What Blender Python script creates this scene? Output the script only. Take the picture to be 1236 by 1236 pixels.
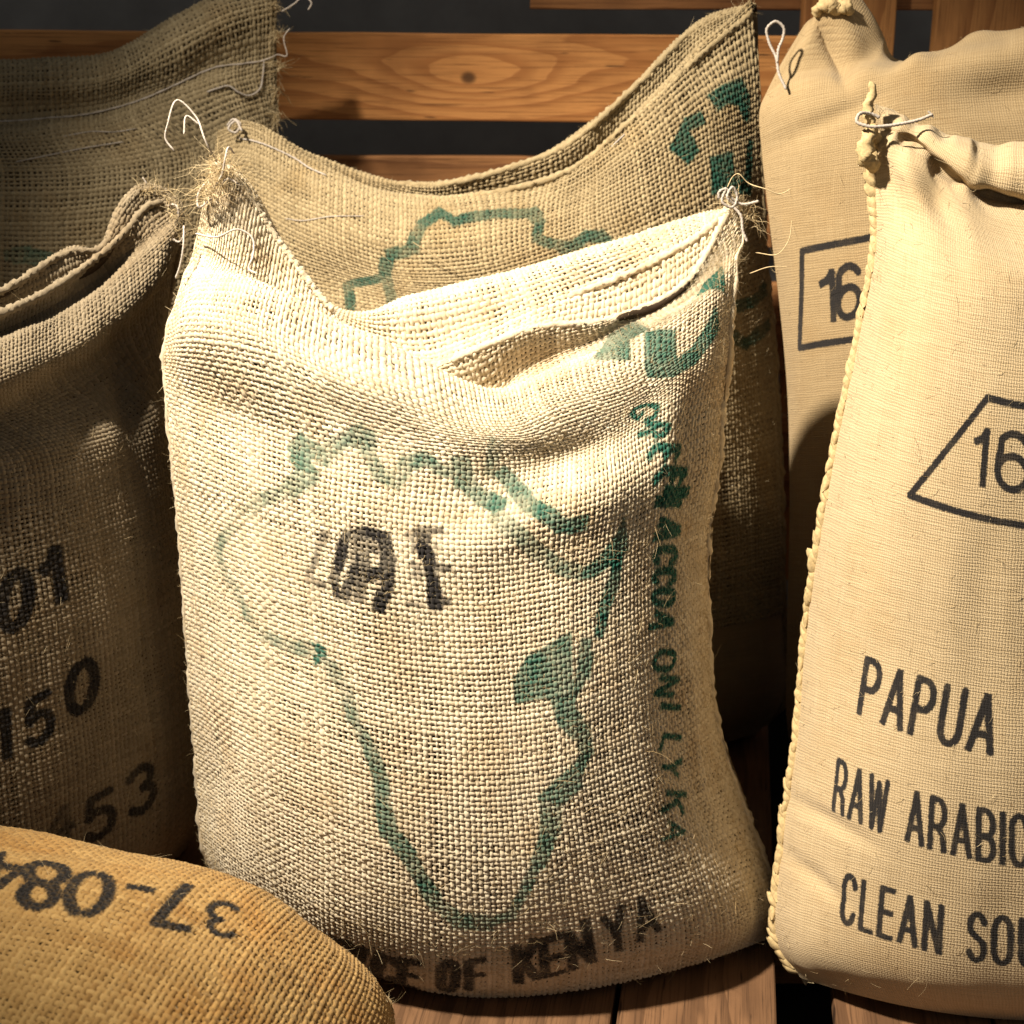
import bpy, math, random
import numpy as np
from mathutils import Vector

for _o in list(bpy.data.objects):
    bpy.data.objects.remove(_o)
scene = bpy.context.scene
COL = scene.collection

# ------------------------------------------------------------------ camera
RES = 1236.0                       # photograph size that the pixel numbers below refer to
LENS, SENSOR = 50.0, 36.0
F = RES * LENS / SENSOR
PITCH = math.radians(18.0)
CAM = np.array([0.0, -1.25, 0.93])
RIGHT = np.array([1.0, 0, 0])
UP = np.array([0, math.sin(PITCH), math.cos(PITCH)])
FWD = np.array([0, math.cos(PITCH), -math.sin(PITCH)])
cd = bpy.data.cameras.new('camera')
cam = bpy.data.objects.new('camera', cd)
COL.objects.link(cam)
cam.location = CAM
cam.rotation_euler = (math.pi / 2 - PITCH, 0, 0)
cd.lens, cd.sensor_width, cd.clip_end, cd.clip_start = LENS, SENSOR, 60.0, 0.02
cd.dof.use_dof = True
cd.dof.focus_distance = 1.36
cd.dof.aperture_fstop = 7.1
scene.camera = cam

# ------------------------------------------------------------------ world, lamp, exposure
w = bpy.data.worlds.new('World')
scene.world = w
w.use_nodes = True
bg = w.node_tree.nodes['Background']
bg.inputs['Color'].default_value = (1.0, 0.96, 0.88, 1)
bg.inputs['Strength'].default_value = 0.14


def spot(name, loc, target, watts, cone, blend, radius, col):
    l = bpy.data.lights.new(name, 'SPOT')
    l.energy, l.spot_size, l.spot_blend, l.shadow_soft_size = watts, math.radians(cone), blend, radius
    l.color = col
    o = bpy.data.objects.new(name, l)
    COL.objects.link(o)
    o.location = loc
    o.rotation_euler = (Vector(target) - Vector(loc)).to_track_quat('-Z', 'Y').to_euler()
    return o


spot('spot_lamp', (-0.92, -0.46, 2.15), (0.13, 0.18, 0.55), 620, 54, 1.0, 0.055, (1.0, 0.88, 0.70))

scene.view_settings.view_transform = 'Standard'
scene.view_settings.look = 'None'
scene.view_settings.exposure = 0.0
scene.view_settings.gamma = 1.0
scene.view_settings.use_curve_mapping = False
scene.render.resolution_x = scene.render.resolution_y = 1024
scene.render.engine = 'CYCLES'
scene.cycles.max_bounces = 5
scene.cycles.diffuse_bounces = 3
scene.cycles.glossy_bounces = 2


# ------------------------------------------------------------------ helpers
def unproject(px, py, Y):
    px, py, Y = np.broadcast_arrays(np.asarray(px, float), np.asarray(py, float), np.asarray(Y, float))
    d = ((px - RES / 2) / F)[..., None] * RIGHT + (-(py - RES / 2) / F)[..., None] * UP + FWD
    t = (Y - CAM[1]) / d[..., 1]
    return CAM + d * t[..., None]


def project(P):
    q = P - CAM
    z = q @ FWD
    return RES / 2 + F * (q @ RIGHT) / z, RES / 2 - F * (q @ UP) / z


def spline(ts, vals, tq):
    """non uniform Catmull-Rom through vals[k] at ts[k]"""
    ts = np.asarray(ts, float)
    vals = np.asarray(vals, float)
    tq = np.asarray(tq, float)
    n = len(ts)
    sl = np.diff(vals, axis=0) / np.diff(ts).reshape(-1, *([1] * (vals.ndim - 1)))
    m = np.empty_like(vals)
    m[0], m[-1] = sl[0], sl[-1]
    if n > 2:
        h = np.diff(ts).reshape(-1, *([1] * (vals.ndim - 1)))
        m[1:-1] = (sl[:-1] * h[1:] + sl[1:] * h[:-1]) / (h[1:] + h[:-1])
    i = np.clip(np.searchsorted(ts, tq, side='right') - 1, 0, n - 2)
    h = ts[i + 1] - ts[i]
    x = (tq - ts[i]) / h
    sh = (-1,) + (1,) * (vals.ndim - 1)
    x, h = x.reshape(sh), h.reshape(sh)
    return ((2 * x**3 - 3 * x**2 + 1) * vals[i] + (x**3 - 2 * x**2 + x) * h * m[i]
            + (-2 * x**3 + 3 * x**2) * vals[i + 1] + (x**3 - x**2) * h * m[i + 1])


def vnoise(rng, nv, nu, cv, cu):
    """smooth value noise of shape nv x nu with cv x cu cells, about -1..1"""
    g = rng.uniform(-1, 1, (cv + 2, cu + 2))
    y = np.linspace(0, cv, nv)
    x = np.linspace(0, cu, nu)
    yi, xi = np.minimum(y.astype(int), cv), np.minimum(x.astype(int), cu)
    fy, fx = y - yi, x - xi
    fy, fx = (fy * fy * (3 - 2 * fy))[:, None], (fx * fx * (3 - 2 * fx))[None]
    a, b = g[np.ix_(yi, xi)], g[np.ix_(yi, xi + 1)]
    c, d = g[np.ix_(yi + 1, xi)], g[np.ix_(yi + 1, xi + 1)]
    return (a * (1 - fx) + b * fx) * (1 - fy) + (c * (1 - fx) + d * fx) * fy


def link(name, me, mat=None, parent=None, loc=None):
    o = bpy.data.objects.new(name, me)
    COL.objects.link(o)
    if mat is not None and me is not None and not me.materials:
        me.materials.append(mat)
    if parent is not None:
        o.parent = parent
    if loc is not None:
        o.location = loc
    return o


def quad_mesh(name, V, Q, smooth=True, attrs=None, uv=None):
    V = np.ascontiguousarray(V.reshape(-1, 3), np.float32)
    Q = np.ascontiguousarray(Q.reshape(-1, 4), np.int32)
    me = bpy.data.meshes.new(name)
    me.vertices.add(len(V))
    me.vertices.foreach_set('co', V.ravel())
    me.loops.add(Q.size)
    me.loops.foreach_set('vertex_index', Q.ravel())
    me.polygons.add(len(Q))
    me.polygons.foreach_set('loop_start', np.arange(0, Q.size, 4, dtype=np.int32))
    me.update(calc_edges=True)
    if smooth:
        me.polygons.foreach_set('use_smooth', np.ones(len(Q), bool))
    for k, a in (attrs or {}).items():
        at = me.attributes.new(k, 'FLOAT', 'POINT')
        at.data.foreach_set('value', np.ascontiguousarray(a.ravel(), np.float32))
    if uv is not None:
        l = me.uv_layers.new(name='cloth')
        l.data.foreach_set('uv', np.ascontiguousarray(uv.reshape(-1, 2)[Q.ravel()], np.float32).ravel())
    me.validate()
    return me


def grid_quads(nv, nu, off=0, closed_u=False):
    a = np.arange(nv * nu).reshape(nv, nu) + off
    if closed_u:
        b = np.roll(a, -1, 1)
        return np.stack([a[:-1], b[:-1], b[1:], a[1:]], -1)
    return np.stack([a[:-1, :-1], a[:-1, 1:], a[1:, 1:], a[1:, :-1]], -1)


def tag(o, label, cat, group=None):
    o['label'] = label
    o['category'] = cat
    if group:
        o['group'] = group


def empty(name, loc):
    o = bpy.data.objects.new(name, None)
    COL.objects.link(o)
    o.location = loc
    o.empty_display_size = 0.05
    return o


# ------------------------------------------------------------------ materials
class NT:
    def __init__(self, name):
        self.m = bpy.data.materials.new(name)
        self.m.use_nodes = True
        self.t = self.m.node_tree
        self.t.nodes.clear()
        self.out = self.n('ShaderNodeOutputMaterial')

    def n(self, typ, **kw):
        nd = self.t.nodes.new(typ)
        for k, v in kw.items():
            setattr(nd, k, v)
        return nd

    def set(self, sock, v):
        if isinstance(v, bpy.types.NodeSocket):
            self.t.links.new(v, sock)
        elif isinstance(v, (tuple, list)) and sock.type == 'RGBA':
            sock.default_value = (*v[:3], 1)
        else:
            sock.default_value = v

    def math(self, op, a, b=0.0, c=0.0, clamp=False):
        nd = self.n('ShaderNodeMath', operation=op, use_clamp=clamp)
        for s, v in zip(nd.inputs, (a, b, c)):
            self.set(s, v)
        return nd.outputs[0]

    def mix(self, f, a, b, blend='MIX'):
        nd = self.n('ShaderNodeMix', data_type='RGBA', blend_type=blend)
        self.set(nd.inputs[0], f)
        self.set(nd.inputs[6], a)
        self.set(nd.inputs[7], b)
        return nd.outputs[2]

    def noise(self, vec, scale, detail=3, rough=0.55, dist=0.0):
        nd = self.n('ShaderNodeTexNoise')
        self.set(nd.inputs['Vector'], vec)
        nd.inputs['Scale'].default_value = scale
        nd.inputs['Detail'].default_value = detail
        nd.inputs['Roughness'].default_value = rough
        nd.inputs['Distortion'].default_value = dist
        return nd.outputs[0]

    def scaled(self, vec, sc, loc=(0, 0, 0)):
        nd = self.n('ShaderNodeMapping')
        self.set(nd.inputs[0], vec)
        nd.inputs['Scale'].default_value = sc
        nd.inputs['Location'].default_value = loc
        return nd.outputs[0]

    def attr(self, name):
        return self.n('ShaderNodeAttribute', attribute_name=name).outputs['Fac']

    def ramp(self, v, lo, hi, smooth=True):
        nd = self.n('ShaderNodeMapRange', interpolation_type='SMOOTHSTEP' if smooth else 'LINEAR')
        self.set(nd.inputs[0], v)
        nd.inputs[1].default_value, nd.inputs[2].default_value = lo, hi
        return nd.outputs[0]

    def principled(self, col, rough, height=None, bump=0.3, dist=0.001, spec=0.2, sheen=0.0):
        p = self.n('ShaderNodeBsdfPrincipled')
        self.set(p.inputs['Base Color'], col)
        self.set(p.inputs['Roughness'], rough)
        p.inputs['Specular IOR Level'].default_value = spec
        if sheen:
            p.inputs['Sheen Weight'].default_value = sheen
            p.inputs['Sheen Roughness'].default_value = 0.6
        if height is not None:
            b = self.n('ShaderNodeBump')
            b.inputs['Strength'].default_value = bump
            b.inputs['Distance'].default_value = dist
            self.set(b.inputs['Height'], height)
            self.t.links.new(b.outputs[0], p.inputs['Normal'])
        self.t.links.new(p.outputs[0], self.out.inputs[0])
        return self.m


def ink_layers(k, col, obj, GREEN, BLACK, grain, edge):
    """ink printed on cloth: signed distances to the printed strokes are stored on the points"""
    n1 = k.noise(obj, grain, 3, 0.7)
    n2 = k.noise(obj, grain * 0.12, 2, 0.6)
    for a, c in (('ink_green', GREEN), ('ink_black', BLACK)):
        sd = k.attr(a)
        sd = k.math('ADD', sd, k.math('MULTIPLY', k.math('SUBTRACT', n1, 0.5), edge * 4.5))
        cov = k.ramp(sd, edge, -edge)
        st = k.attr(a + '_strength')
        wear = k.math('ADD', k.math('MULTIPLY', k.math('SUBTRACT', n1, 0.5), 1.5),
                      k.math('MULTIPLY', k.math('SUBTRACT', n2, 0.5), 2.2))
        al = k.math('MULTIPLY', cov, k.math('ADD', st, k.math('MULTIPLY', wear, k.math('SUBTRACT', 1.12, st)), clamp=True), clamp=True)
        col = k.mix(al, col, c)
    return col


GREEN = (0.018, 0.105, 0.075)
BLACK = (0.014, 0.012, 0.012)


def burlap(name, light, dark, stain, stain_amt=0.35, green=GREEN):
    """single jute yarns: tone differs from yarn to yarn and along each yarn"""
    k = NT(name)
    uv = k.n('ShaderNodeUVMap', uv_map='cloth').outputs[0]
    obj = k.n('ShaderNodeTexCoord').outputs['Object']
    fib = k.noise(k.scaled(uv, (260, 2600, 1)), 1.0, 3, 0.7)
    patch = k.noise(obj, 14, 4, 0.6)
    v = k.math('ADD', k.math('MULTIPLY', k.attr('tint'), 0.6), k.math('MULTIPLY', fib, 0.55))
    col = k.mix(k.ramp(v, 0.15, 0.95, False), dark, light)
    col = k.mix(k.math('MULTIPLY', k.ramp(patch, 0.48, 0.72), stain_amt), col, stain, 'MULTIPLY')
    speck = k.noise(obj, 420, 2, 0.5)
    col = k.mix(k.math('MULTIPLY', k.ramp(speck, 0.70, 0.78), 0.5), col, (0.16, 0.09, 0.04))
    col = ink_layers(k, col, obj, green, BLACK, 330, 0.0016)
    return k.principled(col, 0.92, fib, 0.55, 0.0012, 0.12, 0.08)


def fine_cloth(name, light, dark, pitch):
    """closely woven hessian: weave as relief on the cloth"""
    k = NT(name)
    uv = k.n('ShaderNodeUVMap', uv_map='cloth').outputs[0]
    obj = k.n('ShaderNodeTexCoord').outputs['Object']
    sep = k.n('ShaderNodeSeparateXYZ')
    wob = k.n('ShaderNodeTexNoise')
    k.set(wob.inputs['Vector'], uv)
    wob.inputs['Scale'].default_value = 45
    add = k.n('ShaderNodeVectorMath', operation='MULTIPLY_ADD')
    k.set(add.inputs[0], wob.outputs['Color'])
    add.inputs[1].default_value = (0.004, 0.004, 0)
    k.set(add.inputs[2], uv)
    k.t.links.new(add.outputs[0], sep.inputs[0])
    s, t = sep.outputs[0], sep.outputs[1]
    ws = k.math('SINE', k.math('MULTIPLY', s, math.pi / pitch))
    wt = k.math('SINE', k.math('MULTIPLY', t, math.pi / pitch))
    chk = k.math('MULTIPLY', ws, wt)
    over = k.ramp(chk, -0.5, 0.5)
    hs = k.math('ABSOLUTE', ws)
    ht = k.math('ABSOLUTE', wt)
    hgt = k.math('ADD', k.math('MULTIPLY', ht, over), k.math('MULTIPLY', hs, k.math('SUBTRACT', 1.0, over)))
    hole = k.math('MULTIPLY', hs, ht)
    yw = k.noise(k.scaled(uv, (18, 1.15 / pitch, 1)), 1.0, 3, 0.6)       # thick and thin weft yarns
    yv = k.noise(k.scaled(uv, (1.15 / pitch, 14, 1), (3, 7, 0)), 1.0, 3, 0.6)
    patch = k.noise(obj, 9, 4, 0.6)
    v = k.math('ADD', k.math('ADD', k.math('MULTIPLY', yw, 0.75), k.math('MULTIPLY', yv, 0.45)),
               k.math('MULTIPLY', k.ramp(hole, 0.0, 0.22), 0.30))
    col = k.mix(k.ramp(v, 0.40, 1.15, False), dark, light)
    col = k.mix(k.math('MULTIPLY', k.ramp(patch, 0.50, 0.75), 0.30), col, (0.85, 0.70, 0.48), 'MULTIPLY')
    speck = k.noise(obj, 230, 2, 0.5)
    col = k.mix(k.math('MULTIPLY', k.ramp(speck, 0.72, 0.80), 0.6), col, (0.20, 0.11, 0.04))
    col = ink_layers(k, col, obj, GREEN, BLACK, 420, 0.0009)
    h = k.math('ADD', k.math('ADD', hgt, k.math('MULTIPLY', k.noise(obj, 900, 2), 0.5)), k.math('MULTIPLY', yw, 0.9))
    return k.principled(col, 0.9, h, 0.55, 0.0010, 0.15, 0.1)


def plain(name, col, rough=0.95, var=0.4, scale=60):
    k = NT(name)
    obj = k.n('ShaderNodeTexCoord').outputs['Object']
    n = k.noise(obj, scale, 4, 0.65)
    c = k.mix(k.ramp(n, 0.3, 0.75, False), tuple(x * (1 - var) for x in col), col)
    return k.principled(c, rough, n, 0.4, 0.001, 0.1)


def fibre(name, light, dark):
    k = NT(name)
    col = k.mix(k.attr('tint'), dark, light)
    return k.principled(col, 0.85, None, spec=0.2)


def wood(name, light, dark, knot=None, along=0):
    """sawn softwood; the growth rings bend round the knot where the board has one"""
    k = NT(name)
    obj = k.n('ShaderNodeTexCoord').outputs['Object']
    rnd = k.n('ShaderNodeObjectInfo').outputs['Random']
    sep = k.n('ShaderNodeSeparateXYZ')
    k.set(sep.inputs[0], obj)
    x, y, z = sep.outputs[:3]
    L, A = ((x, z), (y, x), (z, x))[along]                       # along the grain, across it
    mv = k.n('ShaderNodeCombineXYZ')
    k.set(mv.inputs[0], k.math('ADD', k.math('MULTIPLY', L, 2.2), k.math('MULTIPLY', rnd, 37.0)))
    k.set(mv.inputs[1], k.math('MULTIPLY', A, 14.0))
    warp = k.noise(mv.outputs[0], 1.0, 3, 0.5)
    f = k.math('ADD', k.math('MULTIPLY', A, 26.0), k.math('MULTIPLY', warp, 3.4))
    spotk = None
    if knot:
        kx, kz, s = knot
        dx = k.math('MULTIPLY', k.math('SUBTRACT', L, kx), 1 / (3.4 * s))
        dz = k.math('MULTIPLY', k.math('SUBTRACT', A, kz), 1 / s)
        r2 = k.math('ADD', k.math('MULTIPLY', dx, dx), k.math('MULTIPLY', dz, dz))
        swirl = k.math('EXPONENT', k.math('MULTIPLY', r2, -0.45))
        f = k.math('ADD', f, k.math('MULTIPLY', swirl, 3.6))
        kr = k.math('ADD', k.math('POWER', k.math('MULTIPLY', dx, 2.6), 2.0), k.math('POWER', dz, 2.0))
        spotk = k.ramp(k.math('ADD', kr, k.math('MULTIPLY', warp, 0.10)), 0.20, 0.06)
    ring = k.math('FRACT', f)
    late = k.math('MULTIPLY', k.ramp(ring, 0.30, 0.92), k.ramp(ring, 1.0, 0.94))
    fv = k.n('ShaderNodeCombineXYZ')
    k.set(fv.inputs[0], k.math('MULTIPLY', L, 9.0))
    k.set(fv.inputs[1], k.math('MULTIPLY', A, 420.0))
    k.set(fv.inputs[2], k.math('MULTIPLY', y if along != 1 else z, 420.0))
    fine = k.noise(fv.outputs[0], 1.0, 3, 0.65)
    col = k.mix(k.math('MULTIPLY', late, 0.72), light, dark)
    col = k.mix(k.ramp(fine, 0.45, 0.8), col, tuple(c * 0.5 for c in dark))
    blot = k.noise(obj, 7, 4, 0.6)
    col = k.mix(k.math('MULTIPLY', k.ramp(blot, 0.42, 0.75), 0.45), col, tuple(c * 0.6 for c in dark))
    scr = k.n('ShaderNodeCombineXYZ')
    k.set(scr.inputs[0], k.math('MULTIPLY', L, 16.0))
    k.set(scr.inputs[1], k.math('MULTIPLY', A, 190.0))
    crack = k.noise(scr.outputs[0], 1.0, 1, 0.5)
    col = k.mix(k.math('MULTIPLY', k.ramp(crack, 0.71, 0.77), 0.8), col, (0.02, 0.01, 0.006))
    if spotk is not None:
        col = k.mix(k.math('MULTIPLY', spotk, 0.85), col, (0.05, 0.02, 0.009))
    h = k.math('ADD', k.math('MULTIPLY', fine, 0.6), k.math('MULTIPLY', late, 0.4))
    return k.principled(col, 0.62, h, 0.35, 0.0012, 0.3)


M = {
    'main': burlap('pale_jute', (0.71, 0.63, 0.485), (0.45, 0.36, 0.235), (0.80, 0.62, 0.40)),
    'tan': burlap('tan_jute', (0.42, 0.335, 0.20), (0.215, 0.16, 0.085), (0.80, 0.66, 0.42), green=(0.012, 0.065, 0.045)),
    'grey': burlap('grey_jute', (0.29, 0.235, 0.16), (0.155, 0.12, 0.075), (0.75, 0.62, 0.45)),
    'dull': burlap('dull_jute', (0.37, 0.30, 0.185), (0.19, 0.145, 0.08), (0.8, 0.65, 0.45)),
    'gold': burlap('golden_jute', (0.54, 0.355, 0.14), (0.26, 0.14, 0.04), (0.85, 0.62, 0.32), 0.5),
    'hessian': fine_cloth('fine_hessian', (0.56, 0.44, 0.275), (0.32, 0.23, 0.12), 0.0029),
    'hessian_tan': fine_cloth('tan_hessian', (0.40, 0.30, 0.17), (0.235, 0.16, 0.078), 0.0029),
    'fill': plain('shaded_beans', (0.055, 0.036, 0.022), 0.95, 0.5, 90),  # pale beans coloured dark brown: shade behind the weave holes, painted in
    'string': fibre('white_string', (0.50, 0.45, 0.41), (0.30, 0.26, 0.22)),
    'fuzz': fibre('jute_fibre', (0.66, 0.54, 0.34), (0.36, 0.26, 0.13)),
    'stitch': plain('seam_cord', (0.62, 0.47, 0.25), 0.9, 0.45, 240),
    'wall': plain('dark_paint', (0.36, 0.355, 0.35), 0.95, 0.3, 8),
    'dirt': plain('dark_floor', (0.045, 0.042, 0.040), 0.95, 0.4, 12),
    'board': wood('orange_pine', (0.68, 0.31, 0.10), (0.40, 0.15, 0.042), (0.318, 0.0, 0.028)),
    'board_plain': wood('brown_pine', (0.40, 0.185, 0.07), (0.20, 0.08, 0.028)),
    'post': wood('upright_pine', (0.52, 0.24, 0.08), (0.27, 0.105, 0.032), None, 2),
    'deck': wood('worn_deck_pine', (0.19, 0.10, 0.05), (0.09, 0.045, 0.022), None, 1),
}


# ------------------------------------------------------------------ setting: dark wall, ground, plank deck, slat wall
def box_mesh(name, sx, sy, sz, bev=0.003, seed=0, nx=1):
    """board with worn, slightly uneven edges; centred on its own origin"""
    rng = np.random.default_rng(seed)
    L = np.array([sx, sy, sz])
    ax = int(np.argmax(L))
    o1, o2 = [i for i in range(3) if i != ax]
    n = 26
    prof = []
    for cx, cy in ((1, 1), (-1, 1), (-1, -1), (1, -1)):
        for k in range(3):
            a = math.atan2(cy, cx) + (k - 1) * math.pi / 4
            prof.append((cx * (L[o1] / 2 - bev) + bev * math.cos(a) * 1.0, cy * (L[o2] / 2 - bev) + bev * math.sin(a) * 1.0))
    prof = np.array(prof)
    m = len(prof)
    V = np.zeros((n, m, 3))
    V[..., ax] = np.linspace(-L[ax] / 2, L[ax] / 2, n)[:, None]
    jit = vnoise(rng, n, m, 12, 4) * 0.0011
    V[..., o1] = prof[:, 0] + jit * np.sign(prof[:, 0])
    V[..., o2] = prof[:, 1] + vnoise(rng, n, m, 10, 4) * 0.0008 * np.sign(prof[:, 1])
    V = V.reshape(-1, 3)
    Q = [tuple(int(v) for v in q) for q in grid_quads(n, m, 0, True).reshape(-1, 4)]
    Q += [tuple(range(m))[::-1], tuple((n - 1) * m + i for i in range(m))]
    me = bpy.data.meshes.new(name)
    me.from_pydata([tuple(v) for v in V], [], Q)
    # make every face point outwards
    import bmesh
    bm = bmesh.new()
    bm.from_mesh(me)
    bmesh.ops.recalc_face_normals(bm, faces=bm.faces)
    bm.to_mesh(me)
    bm.free()
    return me


def plane(name, pts, mat):
    me = bpy.data.meshes.new(name)
    me.from_pydata(pts, [], [(0, 1, 2, 3)])
    o = link(name, me, mat)
    o['kind'] = 'structure'
    return o


plane('ground', [(-4, -3, -0.16), (4, -3, -0.16), (4, 1.45, -0.16), (-4, 1.45, -0.16)], M['dirt'])
plane('wall', [(-4, 1.45, -0.17), (4, 1.45, -0.17), (4, 1.45, 3), (-4, 1.45, 3)], M['wall'])

floor = empty('floor', (0, 0.2, -0.02))
floor['kind'] = 'structure'
DIR = math.radians(-9.0)                         # the deck boards run away from the viewer, a little to the right
# across-board offsets measured at Y=-0.03 where the boards show below the sacks
edge_px = [(400, 561), (565, 742), (746, 937), (1005, 1190), (1194, 1370)]
for i, (a, b) in enumerate(edge_px):
    A, B = unproject(a, 1212, -0.02), unproject(b, 1212, -0.02)
    wd = (B[0] - A[0]) * math.cos(DIR)
    cx = (A[0] + B[0]) / 2
    me = box_mesh('plank', wd, 1.9, 0.024, 0.003, 30 + i)
    o = link('plank', me, M['deck'], floor)
    d = np.array([-math.sin(DIR), math.cos(DIR)])
    ctr = np.array([cx, -0.02]) + d * 0.32
    o.location = (ctr[0], ctr[1] - 0.2, -0.0135 + 0.02)
    o.rotation_euler = (0, 0, DIR + math.radians((0.5, -0.4, 0.0, 0.2, 0.3)[i]))
for i in range(5):                                # boards further left, under the other sacks
    me = box_mesh('plank', 0.142, 1.9, 0.024, 0.003, 60 + i)
    o = link('plank', me, M['deck'], floor)
    A = unproject(393, 1212, -0.02)[0] - 0.075 - i * 0.148
    o.location = (A + 0.32 * 0.156, 0.30 - 0.2, -0.0135 + 0.02)
    o.rotation_euler = (0, 0, DIR)
for i, yy in enumerate((-0.55, 0.25, 1.1)):       # bearers under the deck
    me = box_mesh('bearer', 2.4, 0.09, 0.115, 0.004, 80 + i)
    o = link('bearer', me, M['board_plain'], floor)
    o.location = (0, yy - 0.2, -0.0855 + 0.02)

slat_wall = empty('slat_wall', (0, 0.92, 0))
tag(slat_wall, 'wall of orange-brown pine slats and uprights behind the sacks', 'wall')
WY = 0.86


def wall_board(name, x0, x1, y0, y1, Y, mat, tilt=0.0, thick=0.022, seed=0):
    a, b = unproject(x0, y0, Y), unproject(x1, y1, Y)
    a[0], b[0] = unproject(x0, 50, Y)[0], unproject(x1, 50, Y)[0]
    me = box_mesh(name, abs(b[0] - a[0]), thick, abs(a[2] - b[2]), 0.0025, seed)
    o = link(name, me, mat, slat_wall)
    o.location = ((a[0] + b[0]) / 2, Y + thick / 2 - 0.92, (a[2] + b[2]) / 2)
    o.rotation_euler = (0, math.radians(tilt), 0)
    return o


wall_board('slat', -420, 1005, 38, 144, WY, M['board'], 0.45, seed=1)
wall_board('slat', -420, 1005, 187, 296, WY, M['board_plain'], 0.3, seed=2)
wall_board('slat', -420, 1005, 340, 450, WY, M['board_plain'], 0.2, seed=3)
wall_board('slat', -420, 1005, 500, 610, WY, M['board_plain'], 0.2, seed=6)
wall_board('slat', -420, 1005, -118, -8, WY + 0.09, M['board_plain'], 0.3, seed=4)
wall_board('slat', 640, 1760, -92, 13, WY + 0.05, M['board_plain'], 0.2, seed=5)
wall_board('upright', 968, 1079, -200, 700, WY + 0.024, M['post'], 0.0, seed=7)
wall_board('upright', 1127, 1262, -200, 700, WY + 0.024, M['post'], 0.0, seed=8)
wall_board('upright', 1300, 1420, -200, 700, WY + 0.024, M['post'], 0.0, seed=9)
wall_board('upright', -330, -220, -200, 700, WY + 0.024, M['post'], 0.0, seed=10)


# ------------------------------------------------------------------ cloth surface of a sack
US = np.linspace(0, 1, 49)


def belly(xl, yl, xc, yc, xr, yr, Yc, Yl, Yr=None, k=0.78, p=2.3):
    """one row of the front panel from seam to seam: pixel + depth at left, middle, right"""
    Yr = Yl if Yr is None else Yr
    a = 2 * US - 1
    g = np.sin(math.pi / 2 * a * k) / math.sin(math.pi / 2 * k)
    x = np.where(a < 0, xc + (xc - xl) * g, xc + (xr - xc) * g)
    bl = np.abs(a) ** p
    # keep slope continuous through the middle when both halves differ
    q = 0.5 * (xr - xl)
    x = x * np.abs(g) ** 0.5 + (xc + q * g) * (1 - np.abs(g) ** 0.5)
    e = np.where(a < 0, yl, yr)
    y = yc + (e - yc) * np.abs(g) ** 1.9
    Y = Yc + (np.where(a < 0, Yl, Yr) - Yc) * bl
    return unproject(x, y, Y)


def keyrow(keys):
    """row through explicit (u, px, py, depth) points"""
    K = np.array(keys, float)
    v = spline(K[:, 0], K[:, 1:], US)
    return unproject(v[:, 0], v[:, 1], v[:, 2])


def mirror_rows(rows, dirv=(0, 1, 0), depth=1.0):
    """back panel: the front rows swung to the far side of the seam plane"""
    d = np.array(dirv, float)
    out = []
    for P in rows:
        base = P[0] + (P[-1] - P[0]) * US[:, None]
        off = P - base
        c = off @ d
        q = P - c[:, None] * d * (1 + depth)
        out.append(q)
    return out


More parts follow.
